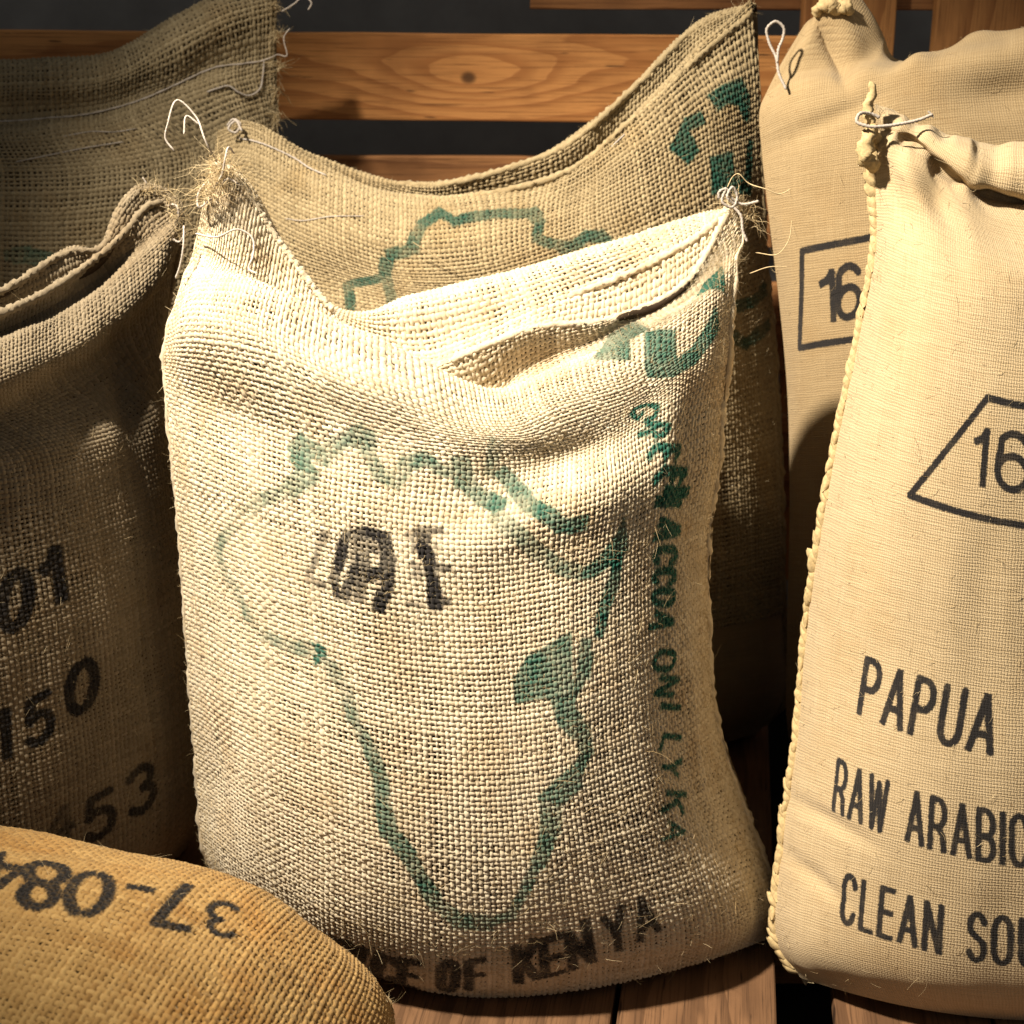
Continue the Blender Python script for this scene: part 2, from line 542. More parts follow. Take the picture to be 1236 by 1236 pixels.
class Cloth:
    def __init__(self, front, top, back, W=None, nu=181, step=0.0035):
        """front: rows bottom -> crest; top: rows over the mouth; back: rows crest -> bottom"""
        rows = front + top + back
        P = np.stack(rows)                                         # R x 49 x 3
        mid = P[:, 12:37]
        dl = np.percentile(np.linalg.norm(np.diff(P[:, 4:45], axis=0), axis=2), 72, axis=1)
        tt = np.concatenate([[0], np.cumsum(np.maximum(dl, 1e-4))])
        self.tt = tt
        self.T = tt[-1]
        self.t_front = tt[len(front) - 1]
        self.t_top = tt[len(front) + len(top) - 1]
        nv = int(self.T / step) + 1
        self.nu, self.nv = nu, nv
        G = spline(tt, P, np.linspace(0, self.T, nv))
        G = spline(US, G.transpose(1, 0, 2), np.linspace(0, 1, nu)).transpose(1, 0, 2)
        self.G = G
        r = P[2:len(front) - 1]
        self.W = W or np.linalg.norm(np.diff(r, axis=1), axis=2).sum(1).mean()
        self.normals()

    def normals(self):
        du = np.gradient(self.G, axis=1)
        dv = np.gradient(self.G, axis=0)
        n = np.cross(du, dv)
        l = np.linalg.norm(n, axis=2, keepdims=True)
        self.N = n / np.maximum(l, 1e-12)

    def st(self):
        s = np.linspace(0, self.W, self.nu)[None].repeat(self.nv, 0)
        t = np.linspace(0, self.T, self.nv)[:, None].repeat(self.nu, 1)
        return s, t

    def wrinkle(self, rng, amp, cv, cu, t0=0.0, t1=None, edge=0.08):
        t1 = self.T if t1 is None else t1
        s, t = self.st()
        u = s / self.W
        win = np.clip(np.minimum(u, 1 - u) / edge, 0, 1) * np.clip((t - t0) / 0.04, 0, 1) * np.clip((t1 - t) / 0.04, 0, 1)
        self.G = self.G + self.N * (vnoise(rng, self.nv, self.nu, cv, cu) * amp * win)[..., None]

    def dent(self, px, py, rx, ry, rot, amp, tmax=None):
        """push the front panel in (amp < 0) or out round the spot that shows at px, py"""
        x, y = project(self.G)
        a = math.radians(rot)
        dx, dy = x - px, y - py
        p = (dx * math.cos(a) + dy * math.sin(a)) / rx
        q = (-dx * math.sin(a) + dy * math.cos(a)) / ry
        s, t = self.st()
        win = (t < (self.t_front if tmax is None else tmax)).astype(float)
        self.G = self.G + self.N * (np.exp(-(p * p + q * q)) * amp * win)[..., None]

    def sample(self, s, t):
        x = np.clip(s / self.W, 0, 1) * (self.nu - 1)
        y = np.clip(t / self.T, 0, 1) * (self.nv - 1)
        xi = np.minimum(x.astype(int), self.nu - 2)
        yi = np.minimum(y.astype(int), self.nv - 2)
        fx, fy = (x - xi)[..., None], (y - yi)[..., None]

        def bil(A):
            return ((A[yi, xi] * (1 - fx) + A[yi, xi + 1] * fx) * (1 - fy)
                    + (A[yi + 1, xi] * (1 - fx) + A[yi + 1, xi + 1] * fx) * fy)
        return bil(self.G), bil(self.N)

    def to_st(self, pts, tmax=None):
        """cloth coordinates of the spots of the front panel that show at the given pixels"""
        x, y = project(self.G)
        s, t = self.st()
        face = np.einsum('ijk,ijk->ij', self.N, CAM - self.G) > 0
        ok = face & (t < (self.t_front if tmax is None else tmax))
        out = []
        for px, py in pts:
            d = (x - px) ** 2 + (y - py) ** 2
            d[~ok] = 1e12
            j, i = np.unravel_index(np.argmin(d), d.shape)
            i0, j0 = min(max(i, 1), self.nu - 2), min(max(j, 1), self.nv - 2)
            J = np.array([[(x[j0, i0 + 1] - x[j0, i0 - 1]) / 2, (x[j0 + 1, i0] - x[j0 - 1, i0]) / 2],
                          [(y[j0, i0 + 1] - y[j0, i0 - 1]) / 2, (y[j0 + 1, i0] - y[j0 - 1, i0]) / 2]])
            try:
                q = np.linalg.solve(J, [px - x[j0, i0], py - y[j0, i0]])
                q = np.clip(q, -1.5, 1.5)
            except np.linalg.LinAlgError:
                q = (0, 0)
            out.append(((i0 + q[0]) * self.W / (self.nu - 1), (j0 + q[1]) * self.T / (self.nv - 1)))
        return np.array(out)


# ------------------------------------------------------------------ printing on cloth
def arc(cx, cy, rx, ry, a0, a1, n=9):
    a = np.radians(np.linspace(a0, a1, n))
    return [(cx + rx * math.cos(t), cy + ry * math.sin(t)) for t in a]


def glyphs():
    g = {}
    g['A'] = (0.52, [[(0, 0), (0.26, 1), (0.52, 0)], [(0.09, 0.3), (0.43, 0.3)]])
    bowl = [(0, 1), (0.22, 1)] + arc(0.22, 0.73, 0.23, 0.27, 90, -90) + [(0, 0.46)]
    g['P'] = (0.46, [[(0, 0), (0, 1)], bowl])
    g['R'] = (0.48, [[(0, 0), (0, 1)], bowl, [(0.24, 0.46), (0.40, 0.30), (0.46, 0)]])
    g['B'] = (0.47, [[(0, 0), (0, 1)], bowl, [(0.2, 0.5)] + arc(0.22, 0.25, 0.25, 0.25, 90, -90) + [(0, 0)]])
    g['D'] = (0.46, [[(0, 0), (0, 1), (0.15, 1)] + arc(0.15, 0.5, 0.31, 0.5, 90, -90) + [(0, 0)]])
    g['U'] = (0.46, [[(0, 1), (0, 0.24)] + arc(0.23, 0.24, 0.23, 0.24, 180, 360) + [(0.46, 1)]])
    g['N'] = (0.46, [[(0, 0), (0, 1), (0.46, 0), (0.46, 1)]])
    g['W'] = (0.66, [[(0, 1), (0.16, 0), (0.33, 0.92), (0.50, 0), (0.66, 1)]])
    g['I'] = (0.0, [[(0, 0), (0, 1)]])
    g['C'] = (0.46, [arc(0.23, 0.70, 0.23, 0.30, 15, 180) + arc(0.23, 0.30, 0.23, 0.30, 180, 345)])
    g['L'] = (0.40, [[(0, 1), (0, 0), (0.40, 0)]])
    g['E'] = (0.42, [[(0.42, 1), (0, 1), (0, 0), (0.42, 0)], [(0, 0.52), (0.38, 0.52)]])
    g['F'] = (0.42, [[(0.42, 1), (0, 1), (0, 0)], [(0, 0.52), (0.38, 0.52)]])
    g['K'] = (0.46, [[(0, 0), (0, 1)], [(0.46, 1), (0, 0.42)], [(0.16, 0.60), (0.46, 0)]])
    g['Y'] = (0.48, [[(0, 1), (0.24, 0.48), (0.48, 1)], [(0.24, 0.48), (0.24, 0)]])
    g['M'] = (0.58, [[(0, 0), (0, 1), (0.29, 0.3), (0.58, 1), (0.58, 0)]])
    g['O'] = (0.48, [arc(0.24, 0.70, 0.24, 0.30, 0, 180) + arc(0.24, 0.30, 0.24, 0.30, 180, 360) + [(0.48, 0.70)]])
    g['G'] = (0.48, [arc(0.24, 0.70, 0.24, 0.30, 20, 180) + arc(0.24, 0.30, 0.24, 0.30, 180, 360) + [(0.48, 0.44), (0.27, 0.44)]])
    g['S'] = (0.44, [arc(0.22, 0.745, 0.22, 0.255, 15, 200) + [(0.08, 0.58), (0.36, 0.44)] + arc(0.22, 0.255, 0.22, 0.255, 35, -165)])
    g['1'] = (0.20, [[(0.20, 0), (0.20, 1)], [(0.20, 0.98), (0.12, 0.84), (0, 0.78)]])
    g['6'] = (0.46, [arc(0.23, 0.74, 0.22, 0.26, 25, 150) + arc(0.23, 0.45, 0.23, 0.42, 150, 180, 4),
                     arc(0.23, 0.30, 0.23, 0.30, 0, 360, 17), [(0, 0.45), (0, 0.3)]])
    g['0'] = (0.48, [arc(0.24, 0.5, 0.24, 0.5, 108, 252), arc(0.24, 0.5, 0.24, 0.5, -72, 72)])
    g['8'] = (0.48, [arc(0.24, 0.75, 0.20, 0.25, 0, 360, 15), arc(0.24, 0.26, 0.24, 0.26, 0, 360, 15)])
    g['3'] = (0.44, [arc(0.20, 0.75, 0.22, 0.25, 150, -80) + arc(0.20, 0.26, 0.24, 0.26, 80, -150)])
    g['4'] = (0.48, [[(0.36, 0), (0.36, 1), (0, 0.32), (0.48, 0.32)]])
    g['5'] = (0.44, [[(0.40, 1), (0.06, 1), (0.03, 0.55)] + arc(0.20, 0.32, 0.24, 0.32, 110, -150)])
    g['7'] = (0.44, [[(0, 1), (0.44, 1), (0.14, 0)]])
    g['-'] = (0.36, [[(0, 0.5), (0.36, 0.5)]])
    g[' '] = (0.30, [])
    return g


GL = glyphs()


class Print:
    """signed distance (metres on the cloth) to everything printed in one ink"""

    def __init__(self, cloth, res=0.0016):
        self.c = cloth
        self.ns = int(cloth.W / res) + 2
        self.nt = int(cloth.t_top / res) + 2
        self.s = np.linspace(0, cloth.W, self.ns)
        self.t = np.linspace(0, cloth.t_top, self.nt)
        self.sd = np.full((self.nt, self.ns), 0.02)
        self.k = np.zeros((self.nt, self.ns))

    def put(self, lo, hi, fn, strength):
        m = 0.012
        i0, i1 = np.searchsorted(self.s, [lo[0] - m, hi[0] + m])
        j0, j1 = np.searchsorted(self.t, [lo[1] - m, hi[1] + m])
        if i1 <= i0 or j1 <= j0:
            return
        S, T = np.meshgrid(self.s[i0:i1], self.t[j0:j1])
        d = fn(S, T)
        sub, ks = self.sd[j0:j1, i0:i1], self.k[j0:j1, i0:i1]
        b = d < sub
        sub[b] = d[b]
        ks[b] = strength

    def seg(self, a, b, hw, strength=1.0, butt=False):
        a, b = np.array(a, float), np.array(b, float)
        e = b - a
        l = np.hypot(*e)
        if l < 1e-6:
            return
        e /= l

        def fn(S, T):
            p = (S - a[0]) * e[0] + (T - a[1]) * e[1]
            q = -(S - a[0]) * e[1] + (T - a[1]) * e[0]
            if butt:
                return np.maximum(np.abs(p - l / 2) - l / 2 - hw * 0.7, np.abs(q) - hw)
            return np.hypot(p - np.clip(p, 0, l), q) - hw
        self.put(np.minimum(a, b) - hw, np.maximum(a, b) + hw, fn, strength)

    def path(self, px, hw, strength=1.0, widths=None, strengths=None, ragged=True):
        r = np.random.default_rng(int(px[0][0] * 7 + px[0][1]))
        st = self.c.to_st(px)
        for i in range(len(st) - 1):
            a, b = st[i], st[i + 1]
            n = max(1, int(np.hypot(*(b - a)) / 0.009))            # hand-cut stencil: the line is never quite even
            q = [a + (b - a) * k / n for k in range(n + 1)]
            for k in range(n):
                j0 = r.normal(0, 0.13 * hw, 2) if ragged else np.zeros(2)
                self.seg(q[k] + j0, q[k + 1] + j0, hw * (widths[i] if widths else 1) * r.uniform(.72, 1.12) if ragged else hw,
                         (strengths[i] if strengths else strength) * (r.uniform(.85, 1.12) if ragged else 1), butt=ragged)

    def poly(self, px, strength=1.0):
        st = self.c.to_st(px)
        n = len(st)

        def fn(S, T):
            inside = np.zeros(S.shape, bool)
            d = np.full(S.shape, 1.0)
            for i in range(n):
                a, b = st[i], st[(i + 1) % n]
                c = ((a[1] > T) != (b[1] > T)) & (S < (b[0] - a[0]) * (T - a[1]) / (b[1] - a[1] + 1e-12) + a[0])
                inside ^= c
                e = b - a
                h = np.clip(((S - a[0]) * e[0] + (T - a[1]) * e[1]) / (e @ e + 1e-12), 0, 1)
                d = np.minimum(d, np.hypot(S - a[0] - e[0] * h, T - a[1] - e[1] * h))
            return np.where(inside, -d, d)
        self.put(st.min(0), st.max(0), fn, strength)

    def glyph(self, ch, bl, br, tl, weight, strength=1.0):
        """one character: pixels of its foot left, foot right and head left corners"""
        o, r, u = self.c.to_st([bl, br, tl])
        wd, strokes = GL[ch]
        ex = (r - o) / max(wd, 0.08)
        self.draw(strokes, o, ex, u - o, weight, strength)

    def draw(self, strokes, o, ex, ey, weight, strength):
        hw = weight * np.hypot(*ey)
        for pl in strokes:
            q = [o + ex * x + ey * y for x, y in pl]
            straight = len(pl) <= 4
            for a, b in zip(q[:-1], q[1:]):
                self.seg(a, b, hw, strength, butt=straight)

    def text(self, txt, bl, br, tl, weight=0.08, gap=0.27, strength=1.0):
        """a line of text between two baseline pixels; tl is the head of its first letter"""
        o, r, u = self.c.to_st([bl, br, tl])
        adv = sum(GL[c][0] for c in txt) + gap * (len(txt) - 1)
        ex, ey = (r - o) / adv, u - o
        x = 0.0
        for c in txt:
            wd, strokes = GL[c]
            self.draw(strokes, o + ex * x, ex, ey, weight, strength)
            x += wd + gap

    def at(self, s, t):
        x = np.clip(s / self.c.W, 0, 1) * (self.ns - 1)
        y = np.clip(t / self.c.t_top, 0, 1) * (self.nt - 1)
        xi, yi = np.minimum(x.astype(int), self.ns - 2), np.minimum(y.astype(int), self.nt - 2)
        fx, fy = x - xi, y - yi
        A = self.sd
        d = (A[yi, xi] * (1 - fx) + A[yi, xi + 1] * fx) * (1 - fy) + (A[yi + 1, xi] * (1 - fx) + A[yi + 1, xi + 1] * fx) * fy
        d = np.where(t > self.c.t_top, 0.02, d)
        return d, self.k[yi + (fy > 0.5), xi + (fx > 0.5)]


def ink_attrs(prints, s, t):
    out = {}
    for nm in ('ink_green', 'ink_black'):
        p = prints.get(nm)
        if p is None:
            out[nm] = np.full(s.shape, 0.02)
            out[nm + '_strength'] = np.zeros(s.shape)
        else:
            out[nm], out[nm + '_strength'] = p.at(s, t)
    return out


# ------------------------------------------------------------------ woven yarns, fuzz, cords
def weave(c, base, rng, pitch, s0, s1, t0, t1, spc=4, prints={}, fill=(0.80, 0.86), relief=0.17, loose=1.0, thick=0.26):
    """plain weave of single yarns, each going over and under the yarns it crosses"""
    ns, nt = max(2, int(round((s1 - s0) / pitch[0]))), max(2, int(round((t1 - t0) / pitch[1])))
    ps, pt = (s1 - s0) / ns, (t1 - t0) / nt
    Vs, Qs, tint, S_, T_, UVs, TOP = [], [], [], [], [], [], []
    off = 0
    dens = vnoise(rng, nt, ns, max(2, nt // 14), max(2, ns // 14))
    for fam in (0, 1):
        n, m, p, q = (ns, nt, ps, pt) if fam == 0 else (nt, ns, pt, ps)
        K = m * spc + 1
        c0 = (s0 if fam == 0 else t0) + (np.arange(n) + 0.5) * p
        along = (t0 if fam == 0 else s0) + np.linspace(0, m, K) * q
        wob = vnoise(rng, n, K, n, max(2, m // 5)) * 0.13 * loose + vnoise(rng, n, K, max(2, n // 6), max(2, m // 12)) * 0.22 * loose
        ctr = c0[:, None] + wob * p
        thin = rng.normal(0, 0.15, n)[:, None] + vnoise(rng, n, K, n, max(2, m // 3)) * 0.17 + vnoise(rng, n, K, n, m) * 0.09
        d = dens if fam == 1 else dens.T
        di = d[:, np.minimum(np.arange(K) // spc, m - 1)]
        hw = 0.5 * p * np.clip(fill[fam] + thin * 0.8 * loose + di * 0.12, 0.45, 1.08)
        ph = np.cos(math.pi * (np.linspace(0, m, K) - 0.5))[None] * np.where(np.arange(n) % 2 == 0, 1, -1)[:, None]
        # the yarn flattens where it dives: soften the cosine
        wave = np.sign(ph) * np.abs(ph) ** 0.8 * relief * p * (1 if fam == 0 else -1)
        ht = thick * (1.0, 0.8)[fam] * p * (1 + thin * 0.8)
        lat = np.array([-1.0, -0.52, 0.52, 1.0])
        hei = np.array([-0.15, 1.0, 1.0, -0.15])
        L = ctr[..., None] + hw[..., None] * lat
        A = np.broadcast_to(along[None, :, None], L.shape)
        s, t = (L, A) if fam == 0 else (A, L)
        P, N = c.sample(s, t)
        h = wave[..., None] + ht[..., None] * hei + (rng.uniform(-1, 1, L.shape) * 0.07 * p)
        V = P + N * h[..., None] - base
        tn = np.clip(0.5 + rng.normal(0, 0.17, n)[:, None] + vnoise(rng, n, K, n, max(2, m // 4)) * 0.28 + rng.normal(0, 0.05, (n, K)), 0, 1)
        tn = np.broadcast_to(tn[..., None], L.shape)
        q_ = grid_quads(K, 4)[None] + (np.arange(n) * K * 4)[:, None, None, None] + off
        if fam == 1:
            q_ = q_[..., ::-1]
        uv = np.stack([A, (L - c0[:, None, None]) + np.arange(n)[:, None, None] * 0.0371], -1)
        Vs.append(V.reshape(-1, 3)); Qs.append(q_.reshape(-1, 4)); tint.append(tn.ravel())
        hi = np.clip(0.5 + (wave[..., None] + 0 * L) / (2 * relief * p), 0, 1) * np.where(np.abs(lat) > 0.9, 0.5, 1.0)
        TOP.append((0.30 + 0.70 * hi + rng.normal(0, 0.10, (n, K, 1))).ravel())
        S_.append(s.ravel()); T_.append(t.ravel()); UVs.append(uv.reshape(-1, 2))
        off += V.size // 3
    s, t = np.concatenate(S_), np.concatenate(T_)
    at = {'tint': np.concatenate(tint)}
    at.update(ink_attrs(prints, s, t))
    for nm in ('ink_green_strength', 'ink_black_strength'):         # ink sits on the raised yarns
        at[nm] = at[nm] * (0.80 + 0.30 * np.concatenate(TOP))
    return quad_mesh('weave', np.concatenate(Vs), np.concatenate(Qs), True, at, np.concatenate(UVs))


def sheet(c, base, t0, t1, nu, nv, offset=0.0, prints={}, name='cloth', tintv=0.5, flip=False):
    s, t = np.meshgrid(np.linspace(0, c.W, nu), np.linspace(t0, t1, nv))
    P, N = c.sample(s, t)
    V = P + N * (offset if np.isscalar(offset) else offset(s, t))[..., None] - base if not np.isscalar(offset) else P + N * offset - base
    at = {'tint': np.full(s.shape, tintv)}
    at.update(ink_attrs(prints, s, t))
    Q = grid_quads(nv, nu)
    return quad_mesh(name, V, Q, True, at, np.stack([s, t], -1))


def fuzz(c, base, rng, n, s0, s1, t0, t1, length=(0.005, 0.018), rad=0.00016, lift=0.35, edge=0.0):
    s = rng.uniform(s0, s1, n)
    t = rng.uniform(t0, t1, n)
    if edge:
        k = rng.random(n) < edge
        s[k] = np.where(rng.random(k.sum()) < 0.5, rng.uniform(s0, s0 + 0.03, k.sum()), rng.uniform(s1 - 0.03, s1, k.sum()))
    P, N = c.sample(s, t)
    d = rng.normal(0, 1, (n, 3))
    d -= (d * N).sum(1, keepdims=True) * N
    d /= np.linalg.norm(d, axis=1, keepdims=True)
    d = d + N * np.abs(rng.normal(0, lift, n))[:, None] + np.array([0, 0, -0.15])
    d /= np.linalg.norm(d, axis=1, keepdims=True)
    L = rng.uniform(length[0], length[1], n) * rng.uniform(0.4, 1.0, n)
    b = rng.normal(0, 0.55, (n, 3)) - N * 0.35
    K = 5
    x = np.linspace(0, 1, K)[None, :, None]
    C = P[:, None] + N[:, None] * 0.0012 + L[:, None, None] * (d[:, None] * x + b[:, None] * x * x * 0.7)
    return fibres_mesh(C, rad * rng.uniform(0.6, 1.5, n), rng, base)


def fibres_mesh(C, rad, rng, base):
    n, K, _ = C.shape
    T = np.gradient(C, axis=1)
    T /= np.linalg.norm(T, axis=2, keepdims=True) + 1e-12
    a = np.cross(T, np.array([0.31, 0.52, 0.79]))
    a /= np.linalg.norm(a, axis=2, keepdims=True) + 1e-12
    b = np.cross(T, a)
    tap = np.linspace(1, 0.35, K)[None, :, None]
    ring = [C + (a * math.cos(k * 2.0944) + b * math.sin(k * 2.0944)) * rad[:, None, None] * tap for k in range(3)]
    V = np.stack(ring, 2) - base
    Q = grid_quads(K, 3, 0, True)[None] + (np.arange(n) * K * 3)[:, None, None, None]
    tint = np.repeat(rng.random(n), K * 3)
    return quad_mesh('fuzz', V, Q, True, {'tint': tint})


def tube(name, pts, rad, mat, parent, base, rng=None, sides=7, sub=6, twist=0.0, flat=1.0, rough=0.0, outdir=None, closed_ends=True):
    P = np.array(pts, float)
    t = np.concatenate([[0], np.cumsum(np.linalg.norm(np.diff(P, axis=0), axis=1) + 1e-6)])
    n = (len(P) - 1) * sub + 1
    q = np.linspace(0, t[-1], n)
    C = spline(t, P, q)
    T = np.gradient(C, axis=0)
    T /= np.linalg.norm(T, axis=1, keepdims=True) + 1e-12
    ref = np.array([0.2, -0.9, 0.35]) if outdir is None else np.array(outdir, float)
    a = ref - (T @ ref)[:, None] * T
    a /= np.linalg.norm(a, axis=1, keepdims=True) + 1e-12
    b = np.cross(T, a)
    ang = np.linspace(0, 2 * math.pi, sides, endpoint=False)
    r = np.full((n, sides), rad) if np.isscalar(rad) else np.interp(q, t, rad)[:, None].repeat(sides, 1)
    if twist:
        r = r * (1 + 0.24 * np.cos(2 * (ang[None] - q[:, None] * twist)))
    if rough and rng is not None:
        r = r * (1 + rough * rng.uniform(-1, 1, (n, sides)))
    V = C[:, None] + a[:, None] * (np.cos(ang) * r)[..., None] * flat + b[:, None] * (np.sin(ang) * r)[..., None] - base
    V[0] = V[0].mean(0) + (V[0] - V[0].mean(0)) * 0.4
    V[-1] = V[-1].mean(0) + (V[-1] - V[-1].mean(0)) * 0.4
    Q = grid_quads(n, sides, 0, True)[..., ::-1]
    r0 = rng or np.random.default_rng(1)
    tint = np.clip(0.5 + r0.normal(0, 0.25, (n, sides)), 0, 1)
    uv = np.stack([np.broadcast_to(q[:, None], (n, sides)), np.broadcast_to(ang[None] * rad if np.isscalar(rad) else ang[None] * 0.003, (n, sides))], -1)
    at = {'tint': tint}
    at.update(ink_attrs({}, tint, tint))
    me = quad_mesh(name, V, Q, True, at, uv)
    return link(name, me, mat, parent)


def up(pts):
    """pixel + depth list to points"""
    return [unproject(*p) for p in pts]


def string(parent, base, pts, rad=0.0011, rng=None, name='tie_string', mat='string', twist=900):
    return tube(name, up(pts), rad, M[mat], parent, base, rng or np.random.default_rng(len(pts)), 7, 14, twist, 1.0, 0.12)


def laid_string(c, parent, base, px, rad=0.0011, rng=None, lift=0.0022, name='tie_string', mat='string'):
    """string that lies on the cloth of its sack"""
    st = c.to_st(px, c.t_top)
    P, N = c.sample(st[:, 0], st[:, 1])
    r = rng or np.random.default_rng(3)
    return tube(name, P + N * (lift + r.uniform(0, .001, (len(P), 1))), rad, M[mat], parent, base, r, 7, 10, 900, 1.0, 0.12)


# ------------------------------------------------------------------ sacks
GROUP = 'filled coffee sacks standing together'


def make_sack(name, c, base, label, cloth_mat, fine=False, pitch=(0.0058, 0.0058), t0=0.0, t1=None, seed=0, prints={},
              spc=4, fill=(0.80, 0.86), n_fuzz=3000, fuzz_t=None, seams=True, relief=0.17, loose=1.0, seam_mat=None):
    rng = np.random.default_rng(seed)
    base = np.array(base, float)
    root = empty(name, base)
    tag(root, label, 'sack', GROUP)
    t1 = c.t_top if t1 is None else t1
    if fine:
        me = sheet(c, base, 0, t1, 420, int(t1 / 0.0016), 0.0, prints)
        link('cloth', me, M[cloth_mat], root)
        link('back_panel', sheet(c, base, t1, c.T, 60, 140, 0.0, {}, 'back_panel'), M[cloth_mat], root)
    else:
        o = link('weave', weave(c, base, rng, pitch, 0, c.W, t0, t1, spc, prints, fill, relief, loose), M[cloth_mat], root)
        o['kind'] = 'stuff'

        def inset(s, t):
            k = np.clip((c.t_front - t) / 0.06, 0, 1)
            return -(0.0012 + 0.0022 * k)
        me = sheet(c, base, t0, t1, 90, 260, inset, {}, 'shaded_filling')  # inner sheet of beans, its dark colour stands in for shade inside
        link('shaded_filling', me, M['fill'], root)
        link('back_panel', sheet(c, base, t1, c.T, 60, 140, 0.0, {}, 'back_panel'), M['hessian_tan'], root)
        if t0 > 0:
            link('lower_panel', sheet(c, base, 0, t0, 60, 60, 0.0, {}, 'lower_panel'), M['hessian_tan'], root)
    if n_fuzz:
        fa, fb = fuzz_t or (t0, t1)
        o = link('fuzz', fuzz(c, base, rng, n_fuzz, 0.003, c.W - 0.003, fa, fb, edge=0.22), M['fuzz'], root)
        o['kind'] = 'stuff'
    if seams:
        for side in (0, 1):
            j = np.arange(4, int(c.t_front / c.T * c.nv) + 6, 5)
            P = c.G[j, 0 if side == 0 else -1]
            Q = c.G[j, 3 if side == 0 else -4]
            out = P - Q
            out /= np.linalg.norm(out, axis=1, keepdims=True) + 1e-9
            P = P + out * (0.0003 if side == 0 else 0.0020) + rng.normal(0, 0.0007, P.shape)
            rad = (0.0030, 0.0046)[side] * np.clip(np.minimum(np.arange(len(j)) / 3, (len(j) - 1 - np.arange(len(j))) / 9), 0.22, 1) * rng.uniform(.85, 1.2, len(j))
            tube('side_seam', P, rad, M[seam_mat or cloth_mat], root, base, rng, 9, 3, 0, 1.0, 0.38, (-1 if side == 0 else 1, -0.3, 0))
    return root, base, rng


def hem(c, root, base, row, u0, u1, mat, rng, rad=0.0038):
    """rolled edge of the cloth along the mouth"""
    P = spline(US, row, np.linspace(u0, u1, 22))
    return tube('hem', P, rad, M[mat], root, base, rng, 8, 5, 330, 1.0, 0.34)


def tuft(root, base, spots, n, rng, length=(0.008, 0.03), rad=0.00028, upw=0.5):
    """frayed yarn ends at a corner of the cloth"""
    S = np.array(up(spots))
    k = rng.integers(0, len(S), n)
    P = S[k] + rng.normal(0, 0.004, (n, 3))
    d = rng.normal(0, 1, (n, 3)) + np.array([0, -0.3, upw])
    d /= np.linalg.norm(d, axis=1, keepdims=True)
    b = rng.normal(0, 0.8, (n, 3)) + np.array([0, 0, -0.4])
    L = rng.uniform(*length, n)
    x = np.linspace(0, 1, 6)[None, :, None]
    C = P[:, None] + L[:, None, None] * (d[:, None] * x + b[:, None] * x * x * 0.6 + 0.10 * rng.normal(0, 1, (n, 6, 3)) * x)
    o = link('frayed_edge', fibres_mesh(C, rad * rng.uniform(.6, 1.6, n), rng, base), M['fuzz'], root)
    o['kind'] = 'stuff'


# --- the pale sack in the middle
rows = [
    belly(262, 1066, 590, 1203, 932, 1130, -0.008, 0.155, 0.10),
    belly(246, 1022, 590, 1168, 938, 1094, -0.050, 0.150, 0.105),
    belly(238, 930, 588, 1065, 900, 965, -0.062, 0.15, 0.13),
    belly(230, 838, 583, 955, 861, 850, -0.050, 0.15, 0.14),
    belly(224, 740, 577, 846, 855, 742, -0.030, 0.15, 0.14),
    belly(217, 645, 570, 742, 860, 636, -0.008, 0.15, 0.145),
    belly(209, 553, 566, 643, 871, 535, 0.016, 0.15, 0.15),
    belly(200, 468, 572, 556, 878, 440, 0.040, 0.155, 0.155),
    keyrow([(0, 203, 400, .16), (.12, 240, 388, .105), (.25, 318, 402, .078), (.4, 440, 456, .066), (.5, 545, 500, .066),
            (.57, 600, 508, .068), (.68, 670, 482, .082), (.8, 765, 444, .10), (.92, 850, 398, .135), (1, 882, 375, .16)]),
    keyrow([(0, 218, 348, .165), (.12, 256, 338, .13), (.25, 330, 350, .112), (.4, 440, 402, .098), (.5, 535, 456, .098),
            (.57, 590, 474, .10), (.68, 662, 454, .112), (.8, 760, 411, .125), (.92, 852, 356, .148), (1, 888, 322, .165)]),
    keyrow([(0, 234, 305, .18), (.12, 264, 318, .165), (.25, 332, 362, .15), (.4, 436, 416, .135), (.5, 530, 474, .13),
            (.57, 584, 492, .132), (.68, 654, 462, .138), (.8, 752, 403, .134), (.92, 847, 348, .156), (1, 894, 290, .18)]),
    keyrow([(0, 242, 262, .195), (.12, 270, 285, .19), (.25, 334, 352, .19), (.4, 432, 424, .18), (.5, 522, 478, .17),
            (.57, 576, 488, .168), (.68, 646, 440, .158), (.8, 746, 394, .142), (.92, 842, 339, .163), (1, 892, 270, .185)]),
]
lip = keyrow([(0, 256, 198, .21), (.12, 284, 212, .212), (.25, 343, 300, .215), (.4, 428, 400, .195), (.5, 505, 446, .175),
              (.57, 560, 428, .16), (.68, 645, 396, .145), (.8, 742, 384, .143), (.92, 838, 330, .167), (1, 884, 244, .19)])
pocket = keyrow([(0, 258, 202, .215), (.12, 287, 222, .222), (.25, 346, 318, .23), (.4, 430, 412, .22), (.5, 512, 456, .205),
                 (.57, 568, 440, .20), (.68, 658, 416, .195), (.8, 764, 414, .20), (.92, 850, 352, .205), (1, 886, 248, .20)])
lip2 = keyrow([(0, 258, 196, .22), (.12, 288, 212, .23), (.25, 348, 302, .24), (.4, 428, 396, .245), (.5, 508, 420, .24),
               (.57, 570, 402, .235), (.68, 668, 364, .23), (.8, 768, 326, .228), (.92, 852, 278, .22), (1, 887, 242, .205)])
cont = keyrow([(0, 256, 206, .235), (.12, 294, 222, .245), (.25, 352, 318, .25), (.4, 430, 378, .258), (.5, 500, 367, .252),
               (.57, 560, 355, .248), (.68, 650, 331, .245), (.8, 750, 296, .244), (.92, 850, 258, .236), (1, 892, 250, .22)])
